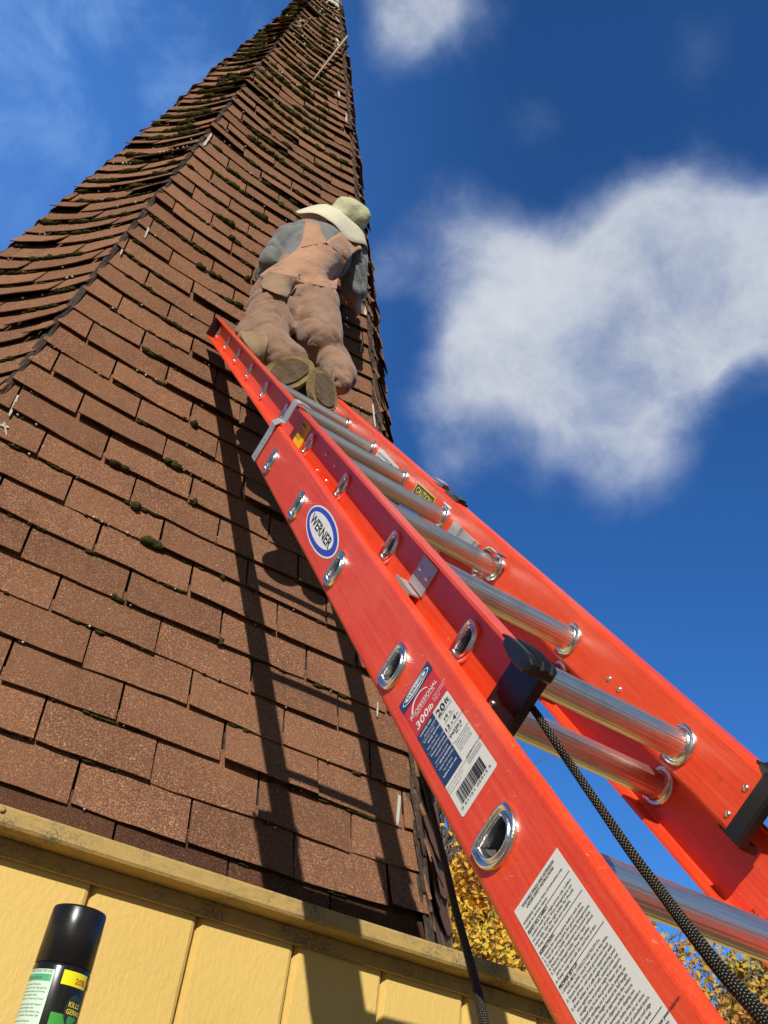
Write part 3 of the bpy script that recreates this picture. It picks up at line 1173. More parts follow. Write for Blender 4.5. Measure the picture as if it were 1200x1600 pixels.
# rung lock on the right fly rail
for xx, sg, pr in ((XFI, -1, fl_r), (.0042, 1, fl_l)):
    mb = MB()
    mb.box(lp(1.965, -.004, xx + sg * .004), XR * .003, D * .018, L * .070)
    mb.box(lp(1.93, .000, xx + sg * .010), XR * .004, D * .016, L * .022)
    mb.box(lp(2.015, .000, xx + sg * .010), XR * .0035, D * .014, L * .012)
    lk = mb.build('rung_lock', STEEL, pr)
    hb = MB()
    pts = []
    for i in range(9):
        a = PI * (i / 8)
        pts.append((2.131 - .030 * math.sin(a) * .9 + .006, .0 + .030 * math.cos(a)))
    pts = [(2.165, .030)] + pts + [(2.165, -.034), (2.20, -.05)]
    vs = []
    for s, d in pts:
        for x in (.012, .034):
            for k in (0, .003):
                vs.append(lp(s - k * .7, d * (1 + k * 20), xx + sg * x))
    fs = []
    for i in range(len(pts) - 1):
        A = [0, 1, 3, 2]
        for a in range(4):
            fs.append((i * 4 + A[a], i * 4 + A[(a + 1) % 4], (i + 1) * 4 + A[(a + 1) % 4], (i + 1) * 4 + A[a]))
    hb.add(vs, fs)
    hb.build('hook', CAST, lk)
# black clip on the upper edge of the right fly rail
mb = MB()
mb.box(lp(1.80, .0485, XF2 + .012), XR * .014, D * .003, L * .040)
mb.box(lp(1.82, .0535, XF2 + .010), XR * .008, D * .0026, L * .020)
mb.build('edge_clip', BLACKP, fl_r)

# ---------------------------------------------------------------- stickers
def decal(parent, name, plane, polys, m, lift):
    """plane(u, v) -> point at height lift ; polys = list of (verts2d, faces)"""
    mb = MB()
    for vs, fs in polys: mb.add([plane(u, v, lift) for u, v in vs], fs)
    return mb.build(name, m, parent, fix=False)


def rect(a, b, c, d, rr=0.):
    if not rr: return [(a, b), (c, b), (c, d), (a, d)], [(0, 1, 2, 3)]
    vs = []
    for cx, cy, a0 in ((c - rr, d - rr, 0), (a + rr, d - rr, PI / 2), (a + rr, b + rr, PI), (c - rr, b + rr, 1.5 * PI)):
        for i in range(5):
            t = a0 + PI / 2 * i / 4
            vs.append((cx + rr * math.cos(t), cy + rr * math.sin(t)))
    return vs, [tuple(range(len(vs)))]


def ell(cx, cy, a, b, n=48):
    return [(cx + a * math.cos(2 * PI * i / n), cy + b * math.sin(2 * PI * i / n)) for i in range(n)], [tuple(range(n))]


def tx(s, x, y, size, fit=None, shear=0, sy=1., **kw):
    vs, fs = text_geo(s, 1., **kw)
    w = max(v[0] for v in vs) - min(v[0] for v in vs); x0 = min(v[0] for v in vs)
    k = size if fit is None else fit / w
    ky = size * sy
    return [(x + (a - (x0 if kw.get('align', 'LEFT') == 'LEFT' else 0) + shear * b) * k, y + b * ky) for a, b in vs], fs


# oval badge, read down the rail: u along +s, v along +D
def pl_oval(u, v, h): return lp(2.268 + u, -.0555 + v, XB1 - h)


k = decal(ba_l, 'oval_badge', pl_oval, [ell(0, 0, .1030, .0300)], LWHITE, .0004)
decal(k, 'blue_ring', pl_oval, [ell(0, 0, .0970, .0272)], BLUE, .0007)
decal(k, 'white_centre', pl_oval, [ell(-.002, 0, .079, .0195)], LWHITE, .0010)
decal(k, 'lettering', pl_oval, [tx('WERNER', -.071, -.0080, .0225, fit=.140, bold=.02)], INK, .0013)


# rating label: u along D, v up the ladder
def pl_pro(u, v, h): return lp(2.963 - v, -.0885 + u, XB1 - h)


lab = decal(ba_l, 'rating_label', pl_pro, [rect(0, 0, .0575, .134, .003)], WHITE, .0004)
decal(lab, 'red_panel', pl_pro, [rect(0, .1345, .0575, .196)], RED, .00045)
decal(lab, 'navy_panel', pl_pro, [rect(0, .047, .0300, .1335)], NAVY, .0007)
decal(lab, 'navy_header', pl_pro, [rect(-.0005, .1795, .0580, .1975)], NAVY, .0008)
decal(lab, 'header_oval', pl_pro, [ell(.029, .1885, .0255, .0072)], LWHITE, .0011)
decal(lab, 'header_oval_inner', pl_pro, [ell(.029, .1885, .0238, .0060)], NAVY, .0013)
decal(lab, 'header_plate', pl_pro, [ell(.029, .1885, .020, .0046)], LWHITE, .0015)
decal(lab, 'header_lettering', pl_pro, [tx('WERNER', .013, .1860, .0062, fit=.032, bold=.01)], NAVY, .0018)
arc = []
for i in range(13):
    a = PI * (.98 - .80 * i / 12)
    w = .0016 * (1 - .6 * i / 12)
    arc += [(.026 + .0175 * math.cos(a) * (1 - w / .0175 * 0) - w * math.cos(a), .1590 + .0175 * math.sin(a) - w * math.sin(a)), (.026 + .0175 * math.cos(a) + w * math.cos(a), .1590 + .0175 * math.sin(a) + w * math.sin(a))]
decal(lab, 'ladder_arc', pl_pro, [(arc, [(2 * i, 2 * i + 1, 2 * i + 3, 2 * i + 2) for i in range(12)])], LWHITE, .0011)
decal(lab, 'red_lettering', pl_pro, [tx('PROFESSIONAL', .004, .1580, .0088, fit=.050, bold=.014, shear=.1), tx('FIBERGLASS LADDER', .012, .1545, .0030, fit=.036),
      tx('300', .005, .1385, .0145, fit=.022, bold=.02, shear=.15), tx('lb', .028, .1385, .0115, bold=.02, shear=.15), tx('LOAD CAPACITY\nDUTY RATING\nTYPE IA', .0385, .1470, .0032, line=1.1)], LWHITE, .0011)
NV = ['LADDER SIZE', 'Maximum working length', 'Extension ladder', 'SHOE SETTING', 'Keep rungs dry', 'WORKING LOAD', 'Person and tools', 'HIGHEST STANDING', 'Level from ground', 'Set at correct angle', 'MADE FOR WORK', 'See all labels', 'before each use']
decal(lab, 'navy_lettering', pl_pro, [tx(s, .004 + (.004 if i % 2 else 0), .1275 - i * .0060, .0030 if i % 3 else .0036, bold=.006 if i % 3 else .02) for i, s in enumerate(NV)] + [rect(.002, .1195 - q, .0275, .1198 - q) for q in (0, .022, .044)], LWHITE, .0011)
decal(lab, 'white_lettering', pl_pro, [tx('20', .0325, .1190, .0145, bold=.02), tx('ft', .0480, .1205, .0115, bold=.01), tx('EXTENSION SIZE', .0335, .1155, .0030), tx('19', .0375, .1060, .0075, bold=.01), tx('ft', .0460, .1060, .0050), tx('MAX LENGTH', .0360, .1025, .0026),
      tx('13', .0325, .0930, .0085, bold=.015), tx('ft', .0415, .0930, .0050), tx('4', .0455, .0930, .0095, bold=.015), tx('in', .0515, .0945, .0045), tx('HIGHEST STANDING LEVEL', .0325, .0895, .0024), tx('D6220-2', .0325, .0820, .0056, bold=.02), tx('MK. 20', .0405, .0780, .0034, bold=.01),
      tx('Reach and working\nheights of ladders\nare given for a set\nup at the correct\nangle and overlap', .0335, .0710, .0030, line=1.15),
      tx('ASSEMBLED IN USA', .0350, .0425, .0030, bold=.012), tx('Use in accordance with the instructions', .0015, .0415, .0024), tx('Do not remove this label', .0015, .0375, .0024), tx('from the ladder rail', .0015, .0335, .0024)], INK, .0009)
decal(lab, 'grey_mark', pl_pro, [rect(.0345, .0345, .0560, .0405)], flat('label_grey', (.45, .45, .46), .5), .0007)
bars = []; x = .007; rb_ = random.Random(3)
while x < .048:
    w = rb_.choice((.0004, .0004, .0008, .0012)); bars.append(rect(x, .0105, x + w, .0285)); x += w + rb_.choice((.0004, .0006, .001))
decal(lab, 'barcode', pl_pro, bars + [tx('0 51751 05913 5', .004, .0060, .0042, fit=.048)], INK, .0009)


# safety instruction label
def pl_saf(u, v, h): return lp(3.078 - v, -.0895 + u, XB1 - h)


saf = decal(ba_l, 'safety_label', pl_saf, [rect(0, -.300, .0605, 0)], WHITE, .0004)
LN = ['C:PORTABLE SINGLE AND EXTENSION', 'C:LADDER SAFETY INSTRUCTIONS', '', 'WARNING: Failure to follow all instructions may', 'result in serious injury.', '-', 'READ ALL LABELS', '- Ladders made for a single person only. Ladders', '  not suited to all jobs. Worn damaged parts can', '  cause falls. Get the right ladder for the job.',
      '- Keep these labels clean and readable.', '-', 'INSPECTION', '1. Inspect for missing parts before each use.', '2. Test all working parts for good condition.', '3. Never use a ladder with missing damaged parts.', '4. Destroy ladder if exposed to excessive heat.', '5. Discard damaged ladder. Never repair without', '   parts or instructions from the maker.', '6. Keep rungs and rails dry and free of dirt.', '-',
      'PROPER SET-UP', '1. DANGER: METAL CONDUCTS ELECTRICITY! Do', '   not let ladder touch live wires at any time.', '2. Secure base on firm level ground and check', '   that all four rail ends are supported well.', '3. Erect ladder at a safe angle by placing your', '   toes against base of rails, extend arms out', '   straight. Use at proper angle from support.', '4. Extend only from the ground. Never set up', '   while standing on it or attach anything to',
      '   extend the height beyond its full length.', '5. Overlap sections as approved by the maker.', '6. Do not use on a slippery surface. Secure', '   the base from movement or slipping out.', '7. Use of ladder on drop cloths may present a', '   slipping hazard. Do not use on ice or snow.', '8. Do not use ladder in front of unlocked doors.', '9. Ladder should extend 3 feet above roof edge', '   when used for access to any upper level.', '-',
      'B:CLIMBING AND USE', 'B:DO NOT OVER-REACH. You may lose your balance.', '1. Never climb a ladder by using the cross braces.', '2. Maintain a firm grip while on it. Keep body', '   centered between rails when climbing or', '   working. Face ladder when climbing up.', '3. Do not walk shift or move ladder while on it.', 'B:4. LOCKS BEFORE CLIMBING must be engaged.', '5. Do not stand above third rung from the top of', '   the ladder. Do not hold tools when climbing.']
pol = []; y = -.006
for s in LN:
    if s == '-':
        pol.append(rect(.002, y + .0006, .0585, y + .0011)); y -= .0018; continue
    if s:
        if s.startswith('C:'): pol.append(tx(s[2:], .0090 if len(s) > 30 else .0120, y, .0037, fit=.043 if len(s) > 30 else .037, bold=.016, sy=1.0))
        elif s.startswith('B:'): pol.append(tx(s[2:], .002, y, .0032, bold=.02))
        elif s.isupper(): pol.append(tx(s, .002, y, .0032, bold=.016))
        else: pol.append(tx(s, .002 + (.0035 if s.startswith('   ') else 0), y, .0032, fit=min(.056, .00105 * len(s.strip()) + .003), bold=.010))
    y -= .0037
decal(saf, 'safety_lettering', pl_saf, pol, INK, .0008)


# stickers on the right fly rail, inner face : u along D reversed so it reads from the left
def pl_c(u, v, h): return lp(1.613 + u, -.006 + v, XFI - h)


def pl_cr(u, v, h): return lp(1.613 + u, .0215 - v, XF2 - h)


k = decal(fl_r, 'caution_label', pl_c, [rect(0, -.022, .134, .0285)], YEL, .0004)
decal(k, 'black_field', pl_c, [rect(.004, .0035, .130, .0260), rect(.004, -.020, .130, -.002)], INK, .0007)
decal(k, 'caution_lettering', pl_c, [tx('CAUTION', .013, .0065, .021, fit=.108, bold=.02)], YEL, .0010)
k = decal(fl_r, 'notice_label', pl_c, [([(-.345, -.020), (-.345, .026), (-.315, .0285), (-.150, .0225), (-.145, -.020)], [(0, 1, 2, 3, 4)])], WHITE, .0004)
decal(k, 'notice_lettering', pl_c, [tx('KEEP LOCKS ENGAGED BEFORE CLIMBING\nCHECK BOTH LOCKS ARE FULLY SEATED\nDO NOT STAND ON TOP RUNGS', -.335, .012, .0075, line=1.25)], INK, .0008)
decal(fl_r, 'yellow_notice_label', lambda u, v, h: lp(1.79 + u, -.006 + v, XFI - h), [rect(0, .032, .05, .036)], WHITE, .0004)
# yellow label on the left fly web below the bracket
pl_y = lambda u, v, h: lp(1.690 + u, -.026 + v, -h)
k = decal(fl_l, 'yellow_label', pl_y, [rect(0, 0, .085, .056)], YEL, .0004)
decal(k, 'black_print', pl_y, [tx('CAUTION', .006, .043, .010, bold=.02), tx('KEEP HANDS CLEAR\nOF MOVING RUNGS\nAND LOCKS WHEN\nRAISING THE FLY', .006, .034, .0062, bold=.005)], INK, .0008)
# pencilled 2X mark on the lip of the right base rail
decal(ba_r, 'ink_mark', lambda u, v, h: lp(2.915 + u, -.0975 + v, XB2 - .0042 - h), [tx('2X', 0, 0, .017), tx('Y', .02, .008, .012)], flat('faded_ink', (.25, .03, .03), .6), .0006)


# ---------------------------------------------------------------- ropes
def ropem(t, b):
    uv = t.n('ShaderNodeUVMap')
    sep = t.n('ShaderNodeSeparateXYZ'); t.l(uv.outputs[0], sep.inputs[0])
    u, v = sep.outputs[0], sep.outputs[1]
    a = t.m('SINE', t.m('MULTIPLY', t.m('ADD', t.m('MULTIPLY', u, 8), v), 2 * PI))
    c = t.m('SINE', t.m('MULTIPLY', t.m('SUBTRACT', t.m('MULTIPLY', u, 8), v), 2 * PI))
    fl = t.m('MULTIPLY', t.mr(a, .3, .8), t.mr(c, .3, .8))
    n = t.noise(t.n('ShaderNodeTexCoord').outputs['Object'], 400, 2)
    fl = t.m('MULTIPLY', fl, t.mr(n, .35, .5, .5, 1))
    t.l(t.mix(fl, (.006, .006, .006), (.42, .34, .22)), b.inputs['Base Color'])
    b.inputs['Roughness'].default_value = .85
    b.inputs['Specular IOR Level'].default_value = .2


ROPE = mat('black_braided_cord', ropem)


def catmull(pts, n):
    out = []
    P = [pts[0] * 2 - pts[1]] + pts + [pts[-1] * 2 - pts[-2]]
    for i in range(1, len(P) - 2):
        for k in range(n):
            t = k / n
            a, b, c, d = P[i - 1], P[i], P[i + 1], P[i + 2]
            out.append(.5 * ((2 * b) + (c - a) * t + (2 * a - 5 * b + 4 * c - d) * t * t + (3 * b - a - 3 * c + d) * t ** 3))
    out.append(pts[-1])
    return out


def rope(pts, Ra, label, Rb):
    pts = catmull([V3(p) for p in pts], 24)
    # resample evenly
    step = .0009
    res = [pts[0]]; acc = 0
    for a, b in zip(pts, pts[1:]):
        ln = (b - a).length
        while acc + step <= ln:
            acc += step; res.append(a.lerp(b, acc / ln))
        acc -= ln
    n = 26
    vs = []; uvs = []
    ref = V3((1, 0, 0)); pitch = .0046
    for i, p in enumerate(res):
        q = (res[min(i + 1, len(res) - 1)] - res[max(0, i - 1)]).normalized()
        x = (ref - q * ref.dot(q)).normalized(); ref = x; y = q.cross(x)
        v = i * step / pitch
        for k in range(n):
            u = k / n
            a = math.sin(2 * PI * (8 * u + v)); c = math.sin(2 * PI * (8 * u - v))
            r = (Ra + (Rb - Ra) * min(1, 1.25 * i / len(res))) * (1 + .055 * (a * c) - .05)
            vs.append(p + (x * math.cos(2 * PI * u) + y * math.sin(2 * PI * u)) * r)
    me = bpy.data.meshes.new('rope')
    fs = [(i * n + k, i * n + (k + 1) % n, (i + 1) * n + (k + 1) % n, (i + 1) * n + k) for i in range(len(res) - 1) for k in range(n)]
    me.from_pydata([tuple(v) for v in vs], [], fs)
    uvl = me.uv_layers.new(name='UVMap')
    dat = []
    for i in range(len(res) - 1):
        for k in range(n):
            for uu, ii in ((k, i), (k + 1, i), (k + 1, i + 1), (k, i + 1)):
                dat += [uu / n, ii * step / pitch]
    uvl.data.foreach_set('uv', dat)
    me.update()
    o = link('rope', me, ROPE, smooth=True)
    tag(o, label, 'rope')
    return o


rope([at(806, 1080, .90), at(817, 1090, .89), at(836, 1112, .875), at(868, 1160, .85), at(900, 1207, .84), at(940, 1265, .80), at(985, 1330, .745), at(1030, 1390, .69), at(1075, 1450, .625), at(1130, 1520, .56), at(1192, 1590, .50), at(1270, 1690, .43)], .0037,
     'black braided rope hanging from the black boot of the upper ladder section', .0050)
rope([at(640, 1130, 1.33), at(655, 1190, 1.28), at(668, 1240, 1.22), at(681, 1293, 1.16), at(696, 1352, 1.08), at(713, 1425, .98), at(735, 1505, .85), at(757, 1600, .72), at(772, 1700, .62)], .0043,
     'black braided rope hanging behind the lower rail, in front of the trim board', .0043)


# ---------------------------------------------------------------- spray can
def build_can():
    top = at(126, 1424, 1.09)
    R0 = .0322
    can = empty('spray_can', 'tall black spray can with green and yellow printing standing before the yellow wall', 'spray can')
    zt = top.z
    c = V3((top.x, top.y, 0))
    ang0 = math.atan2(CAM.y - c.y, CAM.x - c.x)       # direction that faces the camera
    def lathe(name, prof, m, parent, n=64):
        vs = [c + V3((math.cos(2 * PI * k / n) * r, math.sin(2 * PI * k / n) * r, z)) for r, z in prof for k in range(n)]
        fs = [(i * n + k, i * n + (k + 1) % n, (i + 1) * n + (k + 1) % n, (i + 1) * n + k) for i in range(len(prof) - 1) for k in range(n)]
        fs += [tuple(range(n)), tuple((len(prof) - 1) * n + k for k in range(n))]
        return pydata(name, vs, fs, m, parent, smooth=False)
    def sh(o):
        o.data.polygons.foreach_set('use_smooth', [len(p.vertices) == 4 for p in o.data.polygons]); return o
    BK = mat('glossy_black_cap', lambda t, b: t.l(t.m('MULTIPLY_ADD', t.noise(t.n('ShaderNodeTexCoord').outputs['Object'], 45, 5, .65), .5, .05), b.inputs['Roughness']), Base_Color=(.010, .010, .011))
    BODY = flat('glossy_black_print', (.010, .011, .010), .22)
    sh(lathe('cap', [(R0 * .96, zt - .063), (R0 * 1.0, zt - .0625), (R0 * .985, zt - .02), (R0 * .97, zt - .003), (R0 * .94, zt - .0005), (R0 * .90, zt)], BK, can))
    body = sh(lathe('body', [(R0 * .8, zt - .258), (R0 * 1.01, zt - .254), (R0 * 1.01, zt - .067), (R0 * .985, zt - .0635), (R0 * .93, zt - .063)], BODY, can))
    Rb = R0 * 1.01
    def wrap(u, v, h):                       # u metres round the can from the camera-facing line, v metres down from the cap
        a = ang0 + u / Rb
        return c + V3((math.cos(a) * (Rb + h), math.sin(a) * (Rb + h), zt - .066 + v))
    def patch(a, b, y0, y1, n=14):
        vs = []; fs = []
        for i in range(n + 1):
            for y in (y0, y1): vs.append((a + (b - a) * i / n, y))
        fs = [(2 * i, 2 * i + 2, 2 * i + 3, 2 * i + 1) for i in range(n)]
        return vs, fs
    MINT = flat('mint_label', (.58, .74, .60), .35); GR = flat('label_green', (.08, .40, .20), .35)
    p = decal(body, 'directions_panel', wrap, [patch(-.046, -.0075, -.185, -.0055)], MINT, .0003)
    decal(p, 'green_heading', wrap, [patch(-.046, -.0095, -.0175, -.0105)], GR, .0005)
    tl = [tx('DIRECTIONS FOR USE', -.040, -.0088, .0036, fit=.030), tx('SHAKE WELL BEFORE USE', -.044, -.0160, .0042, fit=.024, bold=.01)]
    yy = -.022
    words = ['Spray from a distance of 8 inches onto', 'clean dry areas. Wipe off after a few', 'minutes with a damp cloth. Repeat if', 'needed on stubborn marks.', 'Do not puncture or burn. Keep away from', 'heat and open flame. Store below 120F.', 'Use only with good ventilation. Wash', 'hands after use. Keep out of reach', 'of children and pets at all times.']
    for i in range(38):
        if i in (13, 27):
            yy -= .0062; continue
        if i in (5, 9, 18, 21, 32): yy -= .0020
        tl.append(tx(words[(i * 4) % 9], -.0445, yy, .0027, fit=.034 * (1 if i % 3 else .75)))
        yy -= .0036
    decal(p, 'directions_lettering', wrap, tl, flat('grey_print', (.10, .13, .11), .5), .0006)
    decal(p, 'black_bar', wrap, [patch(-.046, -.0095, -.0725, -.0672), patch(-.046, -.0095, -.1290, -.1240)], INK, .0006)
    y = decal(body, 'yellow_banner', wrap, [([(u0, -.0035 - .0 * u0) for u0 in [.002 + .003 * i for i in range(12)]] + [(.002 + .003 * i, -.0180) for i in range(12)][::-1], [(i, i + 1, 22 - i, 23 - i) for i in range(11)])], flat('banner_yellow', (.88, .80, .01), .35), .0004)
    decal(y, 'banner_lettering', wrap, [tx('20% MORE', .0175, -.0150, .0085, bold=.02)], flat('banner_red', (.55, .10, .01), .4), .0007)
    g = decal(body, 'green_panel', wrap, [patch(.001, .060, -.105, -.046, 18)], flat('panel_green', (.06, .34, .05), .3), .0003)
    rays = []
    for i in range(7):
        a = PI * (.60 + .085 * i); w = .03
        o2 = (.030, -.085); r2 = .032
        rays.append(([(o2[0], o2[1]), (max(.0015, o2[0] + r2 * math.cos(a)), min(-.047, o2[1] + r2 * math.sin(a))), (max(.0015, o2[0] + r2 * math.cos(a + w)), min(-.047, o2[1] + r2 * math.sin(a + w)))], [(0, 1, 2)]))
    decal(g, 'light_rays', wrap, rays, flat('ray_green', (.40, .62, .22), .35), .0006)
    decal(g, 'grey_disc', wrap, [ell(.0265, -.0405, .0125, .0165)], flat('disc_dark', (.03, .035, .035), .3), .0009)
    decal(g, 'yellow_lettering', wrap, [tx('KILLS', .0175, -.0375, .0068, bold=.03), tx('GERMS', .0165, -.0445, .0068, bold=.03)], YEL, .0012)
    decal(g, 'script_outline', wrap, [tx('S', .0130, -.0910, .034, bold=.06, shear=.25)], LWHITE, .0009)
    decal(g, 'script_letter', wrap, [tx('S', .0137, -.0905, .0325, bold=.005, shear=.25)], INK, .0012)
    decal(body, 'blue_panel', wrap, [patch(.001, .060, -.150, -.1055, 18)], flat('panel_blue', (.16, .42, .62), .35), .0003)
    decal(body, 'white_arc', wrap, [([(.001 + .003 * i, -.1070 + .006 * math.sin(i / 9 * PI * .7)) for i in range(14)] + [(.001 + .003 * i, -.1100 + .006 * math.sin(i / 9 * PI * .7)) for i in range(14)][::-1], [(i, i + 1, 26 - i, 27 - i) for i in range(13)])], LWHITE, .0006)
    # the stand under it, outside the picture
    wd = mat('weathered_plank', lambda t, b: t.l(t.ramp(t.noise(t.n('ShaderNodeTexCoord').outputs['Object'], 12, 5), [(.3, (.16, .11, .07)), (.7, (.33, .25, .17))]), b.inputs['Base Color']), Roughness=.85)
    st = empty('work_stand', 'small weathered wooden work stand under the spray can', 'stand')
    zb = zt - .258
    mb = MB(); mb.box(c + V3((0, 0, zb - .012)), V3((.22, 0, 0)), V3((0, .13, 0)), V3((0, 0, .012))); mb.build('top', wd, st)
    for sx in (-1, 1):
        for sy in (-1, 1):
            mb = MB(); h = (zb - .024) / 2
            mb.box(c + V3((sx * .19, sy * .10, h)), V3((.018, 0, 0)), V3((0, .018, 0)), V3((0, 0, h))); mb.build('leg', wd, st)


build_can()


# ---------------------------------------------------------------- worker
def cloth(name, c1, c2, scale=14, rough=.92, weave=900, stain=None, bs=.5):
    def f(t, b):
        g = t.n('ShaderNodeTexCoord').outputs['Object']
        n = t.noise(g, scale, 6, .65)
        w = t.noise(g, weave, 2, .6)
        c = t.mix(t.mr(n, .32, .68), c1, c2)
        if stain:
            s = t.noise(g, 5.5, 5, .65, .6)
            c = t.mix(t.mr(s, .52, .72, 0, .75), c, stain)
        c = t.mix(t.mr(w, .35, .7, 0, .25), c, (c1[0] * 1.5, c1[1] * 1.5, c1[2] * 1.5))
        t.l(c, b.inputs['Base Color'])
        b.inputs['Roughness'].default_value = rough
        b.inputs['Specular IOR Level'].default_value = .2
        b.inputs['Sheen Weight'].default_value = .25
        x = bump(t, b, t.noise(g, 38, 4, .6, .8), bs, .012)
        bump(t, b, w, .3, .001, x)
    return mat(name, f)


def lump(name, prims, vox, m, parent, smooth=4, wr=None, mats=None):
    """continuous surface grown round tapered capsules: (p0, r0, p1, r1)"""
    mb = MB()
    bm = bmesh.new(); bmesh.ops.create_icosphere(bm, subdivisions=3, radius=1)
    sv = [v.co.copy() for v in bm.verts]; sf = [[v.index for v in f.verts] for f in bm.faces]; bm.free()
    for pr in prims:
        if len(pr) == 3:          # ellipsoid: centre, 3 axes, None
            c, ax, _ = pr
            mb.add([c + ax[0] * v.x + ax[1] * v.y + ax[2] * v.z for v in sv], sf); continue
        p0, r0, p1, r1 = pr
        ln = (p1 - p0).length
        n = max(2, int(ln / (min(r0, r1) * .35)))
        mb.tube([p0.lerp(p1, i / n) for i in range(n + 1)], [r0 + (r1 - r0) * i / n for i in range(n + 1)], 24)
        mb.add([p0 + v * r0 for v in sv], sf)
        mb.add([p1 + v * r1 for v in sv], sf)
    me = bpy.data.meshes.new(name)
    me.from_pydata([tuple(v) for v in mb.v], [], mb.f)
    bm = bmesh.new(); bm.from_mesh(me); bmesh.ops.recalc_face_normals(bm, faces=bm.faces); bm.to_mesh(me); bm.free()
    o = bpy.data.objects.new(name, me); COL.objects.link(o)
    md = o.modifiers.new('r', 'REMESH'); md.mode = 'VOXEL'; md.voxel_size = vox
    sm = o.modifiers.new('s', 'SMOOTH'); sm.iterations = smooth; sm.factor = .6
    dg = bpy.context.evaluated_depsgraph_get()
    me2 = bpy.data.meshes.new_from_object(o.evaluated_get(dg))
    bpy.data.objects.remove(o); bpy.data.meshes.remove(me)
    me2.name = name
    if wr:
        nr = [v.normal.copy() for v in me2.vertices]
        for v, n in zip(me2.vertices, nr): v.co += n * wr(v.co)
    me2.update()
    return link(name, me2, m, parent, smooth=True)


